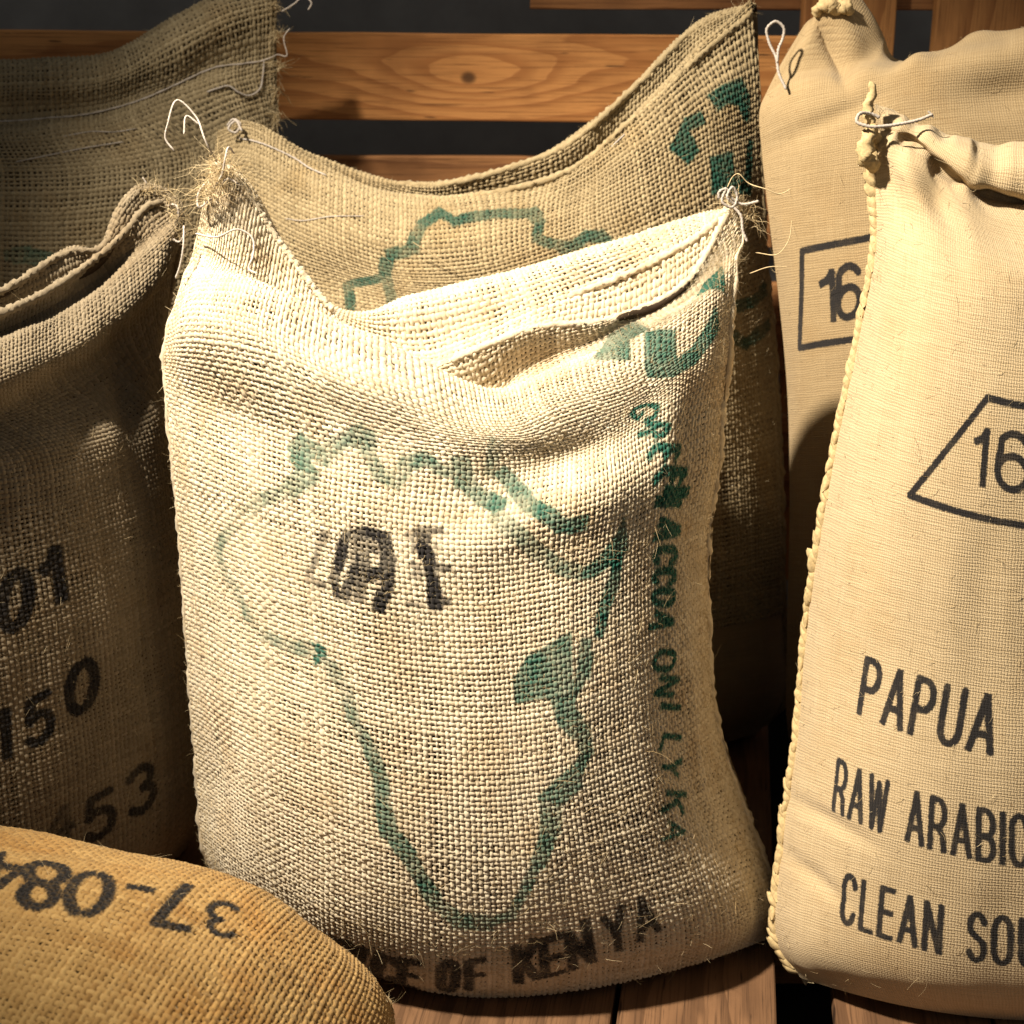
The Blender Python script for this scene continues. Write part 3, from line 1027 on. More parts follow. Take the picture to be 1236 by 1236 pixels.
cont2 = keyrow([(0, 254, 225, .24), (.12, 300, 240, .27), (.25, 358, 335, .295), (.4, 432, 384, .315), (.5, 502, 374, .315),
                (.57, 562, 362, .315), (.68, 652, 340, .312), (.8, 752, 308, .305), (.92, 852, 275, .27), (1, 892, 268, .225)])
back = mirror_rows(rows[:8][::-1])
main = Cloth(rows, [lip, pocket, lip2, cont, cont2], back + [rows[0]])
rng = np.random.default_rng(5)
main.dent(700, 540, 115, 40, -18, -0.030)          # the hollow under the right shoulder
main.dent(780, 478, 70, 26, -25, -0.010)
main.dent(330, 520, 90, 24, 25, -0.003)
main.dent(650, 628, 120, 34, -22, 0.009)
main.dent(250, 470, 60, 30, 35, -0.001)
main.dent(840, 600, 22, 120, 0, -0.012)
main.dent(860, 960, 45, 80, -20, -0.012)
main.dent(450, 470, 90, 30, 20, 0.008)
main.wrinkle(rng, 0.0045, 9, 6)
main.wrinkle(rng, 0.0022, 22, 14)
main.normals()
main.wrinkle(rng, 0.003, 60, 12, main.t_front - 0.06, main.t_top)
main.normals()

g, b = Print(main), Print(main)
africa = [(392, 552), (372, 540), (358, 556), (372, 572), (350, 592), (318, 604), (296, 622), (276, 640), (264, 664), (272, 690), (284, 712), (300, 742),
          (318, 766), (345, 778), (380, 786), (402, 806), (418, 832), (426, 866), (446, 898), (458, 930), (462, 968),
          (470, 1004), (498, 1040), (512, 1066), (530, 1092), (556, 1110), (588, 1112), (618, 1104), (634, 1072), (650, 1040),
          (664, 1000), (664, 966), (690, 944), (706, 908), (704, 884), (684, 862), (676, 838)]
wd = [1.2, 1.3, 1.2, 1.0] + [0.75] * 10 + [0.85] * 4 + [1.0] * 7 + [1.2, .8, .7, .8, 1.0, 1.2, 1.4, 1.1, 1.1, 1.2, 1.3, 1.4]
st_ = [.72, .8, .75, .6, .5, .42, .4, .4, .34, .32, .34, .36, .4, .42, .5, .45, .5, .55, .6, .65, .7, .72, .78, .75, .7, .66, .66, .66, .7, .7, .72, .78, .78, .78, .78, .8]
g.path(africa, 0.0088, 1, wd[:len(africa) - 1], st_[:len(africa) - 1])
g.path([(392, 552), (415, 532), (442, 522), (444, 548), (458, 574), (478, 582), (492, 560), (515, 552), (528, 566), (552, 570)], 0.0075, .5)
g.path([(556, 556), (562, 580), (580, 600), (604, 612)], 0.0095, .72)
g.path([(598, 530), (590, 570)], 0.006, .42)
g.path([(604, 570), (622, 592), (650, 618), (676, 636), (704, 630)], 0.0075, .8)
g.path([(604, 626), (626, 646), (652, 668), (678, 684), (700, 692)], 0.0085, .55)
g.poly([(754, 620), (758, 664), (740, 680), (716, 698), (694, 700), (700, 688), (722, 672), (740, 648)], .82)
g.path([(744, 672), (740, 700), (728, 740), (722, 762)], 0.0088, .82)
g.poly([(690, 760), (690, 800), (694, 852), (676, 860), (658, 842), (622, 850), (618, 820), (636, 792), (664, 776)], .72)
g.path([(708, 778), (702, 812), (688, 840), (676, 858)], 0.0085, .75)
g.poly([(374, 772), (394, 780), (396, 798), (380, 802)], .95)
# arrows of the recycling mark by the right shoulder
g.poly([(716, 436), (735, 404), (768, 388), (784, 398), (760, 412), (762, 436)], .66)
g.poly([(778, 402), (816, 398), (818, 432), (834, 420), (864, 366), (868, 396), (838, 440), (812, 456), (780, 456)], .84)
g.poly([(838, 362), (850, 342), (872, 322), (874, 356)], .9)
# lettering running down beside the right seam
GT = [('G', (760, 510), (775, 488), 30), ('R', (772, 532), (786, 510), 30), ('E', (784, 560), (797, 538), 30), ('E', (790, 588), (806, 566), 28), ('N', (793, 612), (808, 590), 28),
      ('A', (794, 652), (802, 628), 26), ('C', (791, 682), (798, 660), 26), ('C', (790, 706), (797, 686), 26), ('O', (789, 732), (796, 710), 26), ('A', (788, 762), (796, 738), 26),
      ('O', (790, 812), (798, 784), 25), ('N', (793, 842), (802, 816), 24), ('I', (796, 866), (803, 850), 24),
      ('L', (800, 910), (806, 886), 22), ('Y', (800, 940), (807, 914), 22), ('K', (802, 985), (810, 955), 24), ('A', (804, 1018), (812, 990), 22)]
for gi, (ch, p1, p0, hgt) in enumerate(GT):
    kw = .68 if gi < 5 else .8
    # letters turned a quarter: foot towards the left, reading downwards
    g.glyph(ch, (p0[0] - 6, p0[1] + 2), (p0[0] * (1 - kw) + p1[0] * kw - 6, p0[1] * (1 - kw) + p1[1] * kw), (p0[0] + hgt - 8, p0[1] + 4), 0.092 if gi < 5 else 0.10, .94)
# smudged grade stamp
for pts, hw, k in (([(392, 644), (384, 668), (374, 690), (374, 702), (392, 706)], .0044, .52),
                   ([(420, 646), (413, 670), (403, 702), (406, 718), (416, 720), (424, 700), (432, 668), (437, 645)], .0052, .86),
                   ([(418, 645), (440, 643), (463, 650)], .0056, .88), ([(437, 650), (440, 690), (434, 722)], .0054, .66),
                   ([(426, 668), (430, 700)], .0044, .55), ([(463, 650), (470, 676), (466, 704), (459, 732)], .0076, .95),
                   ([(442, 694), (462, 690)], .0066, .88), ([(448, 660), (456, 664)], .0050, .6),
                   ([(492, 645), (503, 650), (500, 662)], .0044, .60), ([(509, 643), (514, 668), (522, 700), (524, 730)], .0070, .97),
                   ([(509, 641), (533, 640)], .0048, .78), ([(518, 686), (542, 688)], .0048, .78), ([(526, 722), (541, 726)], .0052, .78),
                   ([(498, 680), (509, 692), (498, 696)], .0040, .55), ([(492, 730), (508, 731)], .0040, .58), ([(512, 655), (528, 660)], .0036, .5)):
    b.path(pts, hw, k)
# line of black capitals round the foot of the sack
foot = [('P', 338, 1134), ('R', 360, 1147), ('O', 384, 1158), ('D', 408, 1168), ('U', 432, 1176), ('C', 456, 1184), ('E', 484, 1190),
        ('O', 532, 1194), ('F', 566, 1192), ('K', 626, 1184), ('E', 658, 1177), ('N', 692, 1168), ('Y', 736, 1150), ('A', 772, 1134)]
for i, (ch, x, y) in enumerate(foot):
    nx = foot[i + 1] if i + 1 < len(foot) else ('', 812, 1112)
    sl = (nx[2] - y) / max(nx[1] - x, 1)
    wpx = 17 if x < 600 else 22
    hp = 32 if x < 600 else 42
    b.glyph(ch, (x, y), (x + wpx, y + sl * wpx), (x + 2 + hp * sl * 0.5, y - hp), 0.088, .84)

sack, base, rng = make_sack('burlap_sack', main, (0.0, 0.12, 0.0), 'pale burlap sack printed with a green outline of Africa and a smudged black stamp',
                            'main', pitch=(0.0053, 0.0052), seed=11, prints={'ink_green': g, 'ink_black': b}, n_fuzz=20000, fill=(0.78, 0.80), relief=0.15)
hem(main, sack, base, lip, .55, 1.0, 'main', rng)
hem(main, sack, base, lip2, .62, 1.0, 'main', rng)
hem(main, sack, base, lip, .0, .36, 'main', rng)
o = link('straw_fibres', fuzz(main, base, rng, 170, main.W * .55, main.W * .98, 0.02, main.t_front * .62, (0.012, 0.034), 0.00030, 0.5), M['fuzz'], sack)
o['kind'] = 'stuff'
for pts in ([(262, 196, .20), (248, 170, .19), (236, 140, .20), (214, 121, .20), (203, 148, .19), (200, 168, .19), (210, 182, .19)],
            [(240, 150, .20), (226, 140, .20), (222, 162, .19)],
            [(258, 228, .19), (268, 210, .19), (272, 190, .19), (276, 178, .20), (283, 186, .21)],
            [(256, 240, .19), (240, 250, .18), (240, 232, .19), (247, 222, .19)],
            [(236, 282, .17), (262, 286, .16), (288, 277, .165), (302, 284, .165), (305, 310, .15), (300, 324, .14), (310, 330, .13)],
            [(222, 272, .16), (221, 300, .15), (217, 322, .15), (212, 336, .15)],
            [(262, 230, .19), (276, 216, .2), (290, 224, .2)]):
    string(sack, base, pts, 0.0010, rng)
tuft(sack, base, [(258, 205, .20), (262, 220, .19), (268, 198, .20), (250, 235, .185), (276, 205, .205)], 260, rng)
tuft(sack, base, [(884, 244, .18), (892, 252, .18), (905, 262, .175)], 140, rng, (0.006, 0.02))
for pts in ([(868, 240, .17), (868, 232, .17), (876, 228, .17), (884, 240, .17), (894, 246, .17), (916, 243, .165)],
            [(876, 228, .17), (872, 244, .168), (884, 250, .168), (890, 238, .17), (884, 226, .17), (878, 236, .168), (892, 252, .17)],
            [(886, 250, .168), (894, 260, .165), (897, 280, .162), (902, 292, .16)]):
    string(sack, base, pts, 0.0014, rng)
for pts in ([(878, 226, .17), (884, 214, .17), (892, 210, .16), (902, 220, .16), (924, 228, .15), (942, 234, .15), (955, 228, .15)],
            [(912, 305, .15), (940, 306, .14), (952, 290, .14), (956, 266, .14)],
            [(905, 330, .15), (930, 322, .14), (950, 322, .14)]):
    string(sack, base, pts, 0.0005, rng, 'stray_fibre', 'fuzz', 0)

# --- the second sack of the same kind behind it
rows = [
    belly(290, 884, 600, 940, 915, 884, .45, .58),
    belly(268, 850, 600, 895, 945, 850, .42, .58),
    belly(262, 740, 600, 790, 945, 740, .40, .57),
    belly(258, 600, 600, 640, 942, 590, .40, .57),
    belly(256, 460, 600, 505, 934, 430, .41, .56),
    belly(256, 340, 600, 390, 922, 300, .425, .56),
    keyrow([(0, 258, 240, .56), (.12, 300, 245, .52), (.25, 378, 282, .475), (.4, 490, 318, .45), (.5, 575, 315, .445), (.6, 660, 290, .45), (.75, 770, 245, .47), (.88, 860, 195, .51), (1, 916, 170, .55)]),
    keyrow([(0, 258, 195, .56), (.12, 300, 190, .535), (.25, 378, 222, .505), (.4, 488, 258, .48), (.5, 568, 255, .475), (.6, 664, 238, .48), (.75, 762, 188, .49), (.88, 848, 122, .52), (1, 914, 85, .55)]),
]
top = [
    keyrow([(0, 262, 165, .565), (.12, 302, 152, .55), (.25, 380, 197, .53), (.4, 488, 236, .515), (.5, 563, 238, .50), (.6, 668, 214, .495), (.75, 752, 155, .505), (.88, 830, 80, .525), (1, 908, 14, .555)]),
    keyrow([(0, 264, 168, .57), (.12, 304, 158, .565), (.25, 384, 204, .55), (.4, 492, 262, .56), (.5, 566, 275, .57), (.6, 672, 255, .57), (.75, 764, 195, .565), (.88, 838, 100, .56), (1, 910, 14, .56)]),
    keyrow([(0, 264, 160, .58), (.12, 302, 146, .58), (.25, 385, 190, .575), (.4, 495, 223, .555), (.5, 560, 218, .545), (.6, 665, 185, .545), (.75, 765, 106, .55), (.88, 838, 36, .57), (1, 912, 6, .565)]),
    keyrow([(0, 262, 172, .59), (.12, 304, 158, .60), (.25, 388, 200, .615), (.4, 498, 230, .63), (.5, 560, 226, .63), (.6, 662, 192, .62), (.75, 768, 112, .61), (.88, 842, 42, .59), (1, 914, 14, .57)]),
]
twin = Cloth(rows, top, mirror_rows(rows[:6][::-1]) + [rows[0]])
rng = np.random.default_rng(8)
twin.dent(430, 330, 60, 40, 0, -0.012)
twin.dent(560, 300, 160, 30, 0, 0.006)
twin.wrinkle(rng, 0.005, 9, 6)
twin.wrinkle(rng, 0.0025, 22, 14)
twin.normals()
twin.wrinkle(rng, 0.004, 70, 12, twin.t_front - 0.05, twin.t_top)
twin.normals()
g = Print(twin)
g.path([(424, 372), (420, 345), (464, 335), (470, 310), (500, 300), (512, 270), (530, 256), (548, 268), (572, 262), (604, 258), (640, 258), (652, 270), (648, 288), (672, 296), (690, 300), (706, 286), (724, 286), (740, 300), (752, 302)],
       0.0078, .74)
g.path([(466, 330), (474, 372)], 0.0075, .6)
g.poly([(780, 276), (794, 272), (794, 288), (782, 290)], .85)
g.poly([(852, 116), (870, 100), (894, 94), (904, 114), (904, 148), (896, 146), (890, 128), (876, 126), (866, 136)], .92)
g.poly([(806, 180), (826, 142), (846, 134), (852, 150), (832, 158), (844, 182), (830, 200)], .9)
g.poly([(856, 190), (884, 182), (886, 214), (898, 210), (902, 165), (908, 170), (906, 236), (858, 236)], .92)
g.path([(884, 370), (906, 366), (922, 348)], 0.008, .7)
g.path([(876, 402), (900, 416), (926, 392)], 0.008, .7)
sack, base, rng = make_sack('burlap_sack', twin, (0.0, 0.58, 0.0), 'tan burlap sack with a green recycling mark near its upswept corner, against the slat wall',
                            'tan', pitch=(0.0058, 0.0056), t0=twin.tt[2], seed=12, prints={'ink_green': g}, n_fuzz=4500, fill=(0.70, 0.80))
hem(twin, sack, base, top[0], .40, 1.0, 'tan', rng, .0042)
hem(twin, sack, base, top[2], .38, 1.0, 'tan', rng, .0042)
laid_string(twin, sack, base, [(290, 168), (310, 172), (335, 182), (358, 194), (372, 204), (394, 214)], 0.0011, rng)
string(sack, base, [(274, 152, .55), (282, 144, .545), (290, 150, .54), (284, 160, .54), (276, 156, .54), (284, 146, .54), (292, 158, .53)], 0.0014, rng)
laid_string(twin, sack, base, [(700, 216), (745, 172), (790, 128), (820, 98), (850, 66), (876, 44), (895, 30)], 0.0010, rng)
laid_string(twin, sack, base, [(345, 264), (362, 267), (400, 262), (440, 262)], 0.0006, rng)
string(sack, base, [(498, 292, .43), (520, 306, .43), (556, 330, .43)], 0.0005, rng, 'stray_fibre', 'fuzz', 0)

# --- dull sack at the back left, its mouth closed by a row of stitches
rows = [
    belly(-280, 850, 40, 885, 330, 850, .60, .70),
    belly(-292, 800, 40, 840, 338, 795, .575, .70),
    belly(-292, 660, 40, 700, 338, 650, .56, .70),
    belly(-292, 480, 40, 515, 336, 460, .565, .70),
    belly(-290, 340, 40, 372, 335, 320, .58, .70),
    belly(-288, 250, 40, 275, 334, 220, .595, .70),
    belly(-286, 190, 40, 206, 333, 140, .61, .70),
    keyrow([(0, -284, 140, .70), (.2, -170, 155, .66), (.4, -50, 160, .635), (.5, 20, 160, .63), (.62, 110, 152, .635), (.78, 200, 120, .65), (.9, 280, 92, .67), (1, 332, 80, .70)]),
]
top = [
    keyrow([(0, -283, 120, .70), (.2, -170, 138, .67), (.4, -50, 142, .652), (.5, 20, 140, .65), (.62, 110, 132, .65), (.78, 200, 102, .66), (.9, 280, 72, .68), (1, 332, 60, .70)]),
    keyrow([(0, -282, 80, .70), (.2, -170, 108, .66), (.4, -50, 112, .645), (.5, 20, 110, .64), (.62, 110, 104, .64), (.78, 200, 70, .65), (.9, 276, 30, .67), (1, 334, 15, .695)]),
    keyrow([(0, -280, 20, .71), (.2, -165, 62, .68), (.4, -50, 68, .675), (.5, 20, 66, .67), (.62, 105, 65, .67), (.78, 190, 38, .68), (.9, 262, -4, .69), (1, 334, -22, .705)]),
    keyrow([(0, -280, 40, .72), (.2, -165, 80, .71), (.4, -50, 88, .71), (.5, 20, 86, .71), (.62, 105, 84, .71), (.78, 190, 58, .71), (.9, 262, 16, .715), (1, 334, -10, .715)]),
]
dull = Cloth(rows, top, mirror_rows(rows[:6][::-1]) + [rows[0]])
rng = np.random.default_rng(9)
dull.dent(230, 180, 60, 40, -30, -0.014)
dull.wrinkle(rng, 0.005, 9, 6)
dull.wrinkle(rng, 0.003, 24, 14)
dull.normals()
dull.wrinkle(rng, 0.004, 60, 14, dull.t_front - 0.02, dull.t_top)
dull.normals()
g = Print(dull)
g.path([(10, 308), (30, 306), (60, 312)], 0.010, .55)
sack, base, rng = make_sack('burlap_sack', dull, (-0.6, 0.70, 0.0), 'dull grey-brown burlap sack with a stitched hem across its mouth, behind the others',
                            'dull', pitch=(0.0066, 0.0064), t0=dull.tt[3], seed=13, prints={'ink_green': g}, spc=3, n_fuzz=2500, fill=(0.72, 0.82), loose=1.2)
tuft(sack, base, [(330, 10, .69), (334, 40, .69), (335, 80, .69), (335, 110, .69), (334, 140, .69)], 200, rng, (0.006, 0.022), 0.0004)
laid_string(dull, sack, base, [(-60, 152), (0, 148), (30, 147), (60, 144), (90, 142), (110, 139), (135, 133), (160, 126), (185, 116), (205, 106), (225, 97), (245, 88), (262, 82), (290, 78), (318, 74)], 0.0011, rng)
laid_string(dull, sack, base, [(318, 74), (316, 92), (312, 108), (298, 116), (286, 112), (276, 105), (262, 108), (250, 112)], 0.0012, rng, 0.004)
string(sack, base, [(314, 74, .655), (326, 70, .66), (336, 66, .67), (345, 68, .67), (343, 44, .67), (350, 34, .67)], 0.0008, rng)
string(sack, base, [(340, 14, .67), (356, 4, .66), (366, -4, .66), (376, 4, .66), (372, 12, .66)], 0.0010, rng)
laid_string(dull, sack, base, [(20, 196), (50, 190), (100, 180), (150, 172)], 0.0008, rng)
laid_string(dull, sack, base, [(76, 166), (110, 160), (140, 160), (165, 156)], 0.0007, rng)

# --- grey-brown sack on the left, turned away from the lamp
Lp, Rp = np.array([-0.665, 0.0, 0.0]), np.array([-0.392, 0.335, 0.0])
nd = np.array([0.78, -0.62, 0.0])


def side_row(z, bulge, lift=0.0, p=2.4, wide=1.0, tip=0.0):
    a = 2 * US - 1
    mid = (Lp + Rp) / 2
    P = mid + (Rp - Lp) / 2 * (np.sin(math.pi / 2 * a * 0.8) / math.sin(math.pi / 2 * 0.8))[:, None] * wide
    P = P + nd * (bulge * (1 - np.abs(a) ** p))[:, None]
    P[:, 2] = z + lift * np.abs(a) ** 3
    P = P + (np.array([0.06, 0.0, 0.0]) * tip) * (np.clip(a, 0, 1) ** 4)[:, None]
    return P


rows = [side_row(0.004, .06, 0.02, 2.6, .96), side_row(.05, .090, 0.01, 2.6, 1.0), side_row(.17, .104, 0, 2.4, 1.02), side_row(.30, .108, 0, 2.4, 1.0),
        side_row(.42, .106, 0, 2.4, .98), side_row(.50, .10, .01, 2.4, .96), side_row(.555, .094, .03, 2.4, .94),
        keyrow([(0, -300, 560, .0), (.3, -120, 540, .03), (.5, 0, 496, .10), (.7, 95, 450, .19), (.85, 160, 398, .255), (.95, 196, 345, .295), (1, 212, 310, .315)]),
        keyrow([(0, -306, 520, -.03), (.3, -125, 500, -.01), (.5, -5, 462, .055), (.7, 92, 418, .15), (.85, 163, 365, .23), (.95, 203, 318, .28), (1, 217, 288, .31)]),
        keyrow([(0, -306, 470, .0), (.3, -128, 450, .02), (.5, -5, 418, .085), (.7, 88, 374, .18), (.85, 160, 322, .25), (.95, 206, 282, .29), (1, 221, 262, .315)]),
        keyrow([(0, -304, 450, .03), (.3, -128, 432, .05), (.5, -5, 398, .125), (.7, 86, 354, .21), (.85, 154, 304, .27), (.95, 196, 268, .30), (1, 219, 252, .318)])]
top = [keyrow([(0, -300, 430, .03), (.3, -130, 415, .045), (.5, -5, 380, .112), (.7, 85, 334, .20), (.85, 148, 284, .262), (.95, 184, 246, .30), (1, 214, 240, .32)]),
       keyrow([(0, -300, 440, .06), (.3, -130, 420, .08), (.5, -5, 386, .15), (.7, 86, 342, .235), (.85, 148, 292, .285), (.95, 182, 250, .312), (1, 210, 240, .325)]),
       keyrow([(0, -298, 400, .07), (.3, -130, 388, .085), (.5, -5, 354, .155), (.7, 80, 306, .24), (.82, 128, 294, .275), (.9, 152, 246, .295), (.96, 178, 227, .315), (1, 204, 232, .328)]),
       keyrow([(0, -298, 410, .10), (.3, -130, 396, .13), (.5, -5, 362, .20), (.7, 84, 314, .28), (.82, 130, 300, .305), (.9, 156, 252, .315), (.96, 180, 232, .33), (1, 206, 236, .335)])]
left = Cloth(rows, top, mirror_rows(rows[1:7][::-1], nd) + [mirror_rows([rows[0]], nd)[0], rows[0]])
rng = np.random.default_rng(10)
left.dent(150, 470, 16, 90, -12, -0.010)
left.wrinkle(rng, 0.005, 9, 6)
left.wrinkle(rng, 0.0025, 24, 14)
left.normals()
left.wrinkle(rng, 0.006, 50, 9, left.t_front - 0.05, left.t_top)
left.normals()
b = Print(left)
b.glyph('0', (4, 768), (36, 742), (0, 706), 0.13, .9)
b.glyph('1', (58, 735), (74, 722), (50, 676), 0.13, .95)
b.glyph('1', (-12, 925), (8, 912), (-14, 872), 0.13, .95)
b.glyph('5', (36, 902), (62, 886), (32, 850), 0.11, .9)
b.glyph('0', (84, 866), (114, 846), (82, 810), 0.12, .9)
b.glyph('4', (58, 1025), (88, 1008), (54, 985), 0.11, .6)
b.glyph('5', (106, 1016), (136, 1000), (104, 968), 0.11, .85)
b.glyph('3', (160, 985), (186, 966), (154, 936), 0.11, .85)
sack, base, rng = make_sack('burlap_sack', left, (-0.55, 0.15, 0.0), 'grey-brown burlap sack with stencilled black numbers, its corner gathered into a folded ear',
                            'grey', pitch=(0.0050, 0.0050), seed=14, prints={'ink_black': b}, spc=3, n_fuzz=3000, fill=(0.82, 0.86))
hem(left, sack, base, top[0], .3, .97, 'grey', rng)
hem(left, sack, base, top[2], .3, .97, 'grey', rng)
tuft(sack, base, [(180, 232, .31), (205, 240, .31), (214, 262, .30), (216, 285, .295)], 160, rng, (0.006, 0.02))
string(sack, base, [(176, 236, .33), (177, 222, .33), (172, 214, .33)], 0.0009, rng)
string(sack, base, [(196, 256, .31), (204, 248, .31), (214, 250, .30), (216, 262, .30)], 0.0011, rng)
string(sack, base, [(205, 286, .29), (216, 292, .285), (224, 280, .28)], 0.0011, rng)

# --- golden sack lying at the front left
gc, ga = np.array([-0.475, -0.275]), math.radians(-12)
gx, gy = np.array([math.cos(ga), math.sin(ga)]), np.array([-math.sin(ga), math.cos(ga)])


def lying_row(bv, z, hx=0.355, crown=1.0, sink=0.0):
    a = 2 * US - 1
    g_ = np.sin(math.pi / 2 * a * 0.85) / math.sin(math.pi / 2 * 0.85)
    P = np.zeros((len(US), 3))
    hx = hx * (1 - 0.10 * max(0, abs(bv) - 0.6) / 0.4)
    P[:, :2] = gc + (g_ * hx)[:, None] * gx + (0.245 * bv * (1 - 0.06 * np.abs(a) ** 3))[:, None] * gy
    P[:, 2] = 0.075 + (z - 0.075) * (1 - np.abs(a) ** 2.6)
    return P


rows = [lying_row(-1.0, .08), lying_row(-.93, .16), lying_row(-.78, .23), lying_row(-.5, .27), lying_row(-.1, .285), lying_row(.3, .285), lying_row(.62, .262), lying_row(.85, .21)]
top = [lying_row(.95, .15), lying_row(1.0, .09), lying_row(.97, .04)]
bk = [lying_row(.8, .012), lying_row(.3, .006), lying_row(-.3, .006), lying_row(-.8, .012)]
gold = Cloth(rows, top, bk + [rows[0]])
rng = np.random.default_rng(12)
gold.dent(100, 1025, 90, 14, 5, -0.006, gold.t_top)
gold.wrinkle(rng, 0.007, 7, 6)
gold.wrinkle(rng, 0.003, 18, 12)
gold.normals()
b = Print(gold)
b.c.t_front = gold.t_top
for ch, x0, x1, yt, yb, sk in (('3', 252, 283, 1092, 1131, 4), ('7', 194, 232, 1070, 1120, 12), ('-', 158, 182, 1055, 1098, 4), ('0', 86, 130, 1056, 1106, 18), ('8', 30, 74, 1044, 1096, 18), ('4', -18, 26, 1034, 1082, 12)):
    sl = 0.16
    b.glyph(ch, (x1 + sk * .5, yt + sl * (x1 - x0) * .5), (x0 + sk * .5, yt - sl * (x1 - x0) * .5), (x1 - sk * .5, yb + sl * (x1 - x0) * .5), 0.082, .95)
sack, base, rng = make_sack('burlap_sack', gold, (gc[0], gc[1], 0.0), 'golden burlap sack lying down with upside-down black stencilled number 37-084',
                            'gold', pitch=(0.0054, 0.0054), seed=15, prints={'ink_black': b}, spc=3, n_fuzz=3500, fill=(0.80, 0.82), seams=False, relief=0.12)

# --- finely woven sack on the right
rows = [
    belly(966, 1180, 1262, 1232, 1590, 1195, -.045, .022, .075, p=3.4),
    belly(938, 1138, 1262, 1203, 1610, 1150, -.082, .035, .08, p=2.6),
    belly(944, 1015, 1262, 1088, 1605, 1020, -.085, .07, .09),
    belly(962, 890, 1262, 962, 1590, 900, -.07, .095, .10),
    belly(972, 770, 1264, 838, 1580, 780, -.05, .12, .12),
    belly(990, 645, 1267, 708, 1570, 650, -.035, .12, .12),
    belly(1014, 515, 1270, 575, 1560, 520, -.02, .125, .12),
    belly(1040, 390, 1275, 448, 1550, 390, .0, .13, .13),
    belly(1057, 290, 1280, 342, 1545, 290, .03, .13, .13),
    keyrow([(0, 1056, 225, .135), (.08, 1078, 222, .12), (.2, 1120, 238, .095), (.3, 1160, 262, .08), (.4, 1205, 285, .07), (.5, 1270, 298, .06), (.75, 1430, 285, .09), (1, 1550, 230, .135)]),
    keyrow([(0, 1058, 172, .14), (.08, 1075, 170, .13), (.2, 1106, 186, .115), (.3, 1141, 216, .105), (.4, 1180, 238, .10), (.5, 1245, 252, .095), (.75, 1425, 245, .11), (1, 1552, 190, .14)]),
]
top = [
    keyrow([(0, 1060, 160, .145), (.08, 1080, 160, .14), (.2, 1112, 176, .130), (.3, 1148, 210, .122), (.4, 1186, 232, .116), (.5, 1250, 246, .112), (.75, 1425, 240, .125), (1, 1552, 180, .145)]),
    keyrow([(0, 1059, 150, .145), (.08, 1082, 155, .135), (.2, 1120, 176, .110), (.3, 1156, 206, .092), (.4, 1192, 224, .084), (.5, 1252, 234, .080), (.75, 1425, 228, .105), (1, 1552, 165, .145)]),
    keyrow([(0, 1058, 142, .145), (.08, 1084, 148, .135), (.2, 1126, 164, .112), (.3, 1162, 188, .094), (.4, 1196, 202, .086), (.5, 1252, 209, .082), (.75, 1425, 205, .105), (1, 1552, 150, .145)]),
    keyrow([(0, 1057, 134, .147), (.08, 1085, 141, .142), (.2, 1130, 156, .128), (.3, 1164, 173, .114), (.4, 1196, 182, .108), (.5, 1252, 187, .104), (.75, 1425, 184, .12), (1, 1552, 140, .147)]),
    keyrow([(0, 1056, 128, .15), (.08, 1086, 136, .15), (.2, 1132, 154, .145), (.3, 1164, 168, .14), (.4, 1196, 174, .135), (.5, 1252, 178, .13), (.75, 1425, 176, .14), (1, 1552, 130, .15)]),
    keyrow([(0, 1058, 132, .16), (.08, 1088, 142, .17), (.2, 1134, 160, .18), (.3, 1166, 176, .185), (.4, 1198, 184, .185), (.5, 1252, 190, .185), (.75, 1425, 186, .185), (1, 1552, 136, .16)]),
]
right = Cloth(rows, top, mirror_rows(rows[:9][::-1]) + [rows[0]], nu=221)
rng = np.random.default_rng(14)
right.dent(1000, 990, 60, 10, 30, -0.004)
right.dent(985, 1060, 50, 10, 40, -0.004)
right.dent(1100, 215, 16, 40, -20, 0.010)
right.dent(1130, 240, 14, 34, -25, -0.006)
right.wrinkle(rng, 0.0035, 8, 5)
right.wrinkle(rng, 0.0012, 26, 18)
right.normals()
right.wrinkle(rng, 0.0045, 22, 22, right.t_front - 0.03, right.t_top)
right.normals()
b = Print(right)
b.text('PAPUA N', (1037, 860), (1266, 918), (1047, 796), 0.068, .29, 1.0)
b.text('RAW ARABIC', (1006, 978), (1240, 1046), (1012, 918), 0.060, .28, 1.0)
b.text('CLEAN SOU', (1015, 1112), (1252, 1168), (1020, 1055), 0.064, .30, 1.0)
b.path([(1192, 480), (1098, 598), (1330, 640), (1290, 497), (1192, 480)], 0.0036, 1.0, ragged=False)
b.glyph('1', (1174, 583), (1186, 585), (1180, 518), 0.075, 1.0)
b.glyph('6', (1203, 588), (1240, 594), (1207, 521), 0.072, 1.0)
sack, base, rng = make_sack('hessian_sack', right, (0.5, 0.10, 0.0), 'cream hessian sack printed in black capitals with a corded seam down its side',
                            'hessian', True, seed=16, prints={'ink_black': b}, n_fuzz=1500, seams=False)
# corded side seam: one stitch after the other along the edge
jj = np.arange(4, int(right.t_front / right.T * right.nv) + 4)
E = right.G[jj, 0]
O = right.G[jj, 0] - right.G[jj, 6]
ln = np.concatenate([[0], np.cumsum(np.linalg.norm(np.diff(E, axis=0), axis=1))])
ns = int(ln[-1] / 0.0092)
a8, r6 = np.linspace(0, 2 * math.pi, 8, endpoint=False), np.linspace(0, 1, 7)
rr = np.sin(np.pi * np.clip(r6, 0.04, 0.96)) ** 0.6
Vst = np.stack([(r6[:, None] - 0.5) * 0.0215 + 0 * a8, np.cos(a8)[None] * rr[:, None] * 0.0046, np.sin(a8)[None] * rr[:, None] * 0.0058], -1)
st_me = [quad_mesh('stitch', Vst * (1 + 0.10 * np.random.default_rng(i).uniform(-1, 1, Vst.shape)), grid_quads(7, 8, 0, True)) for i in range(4)]
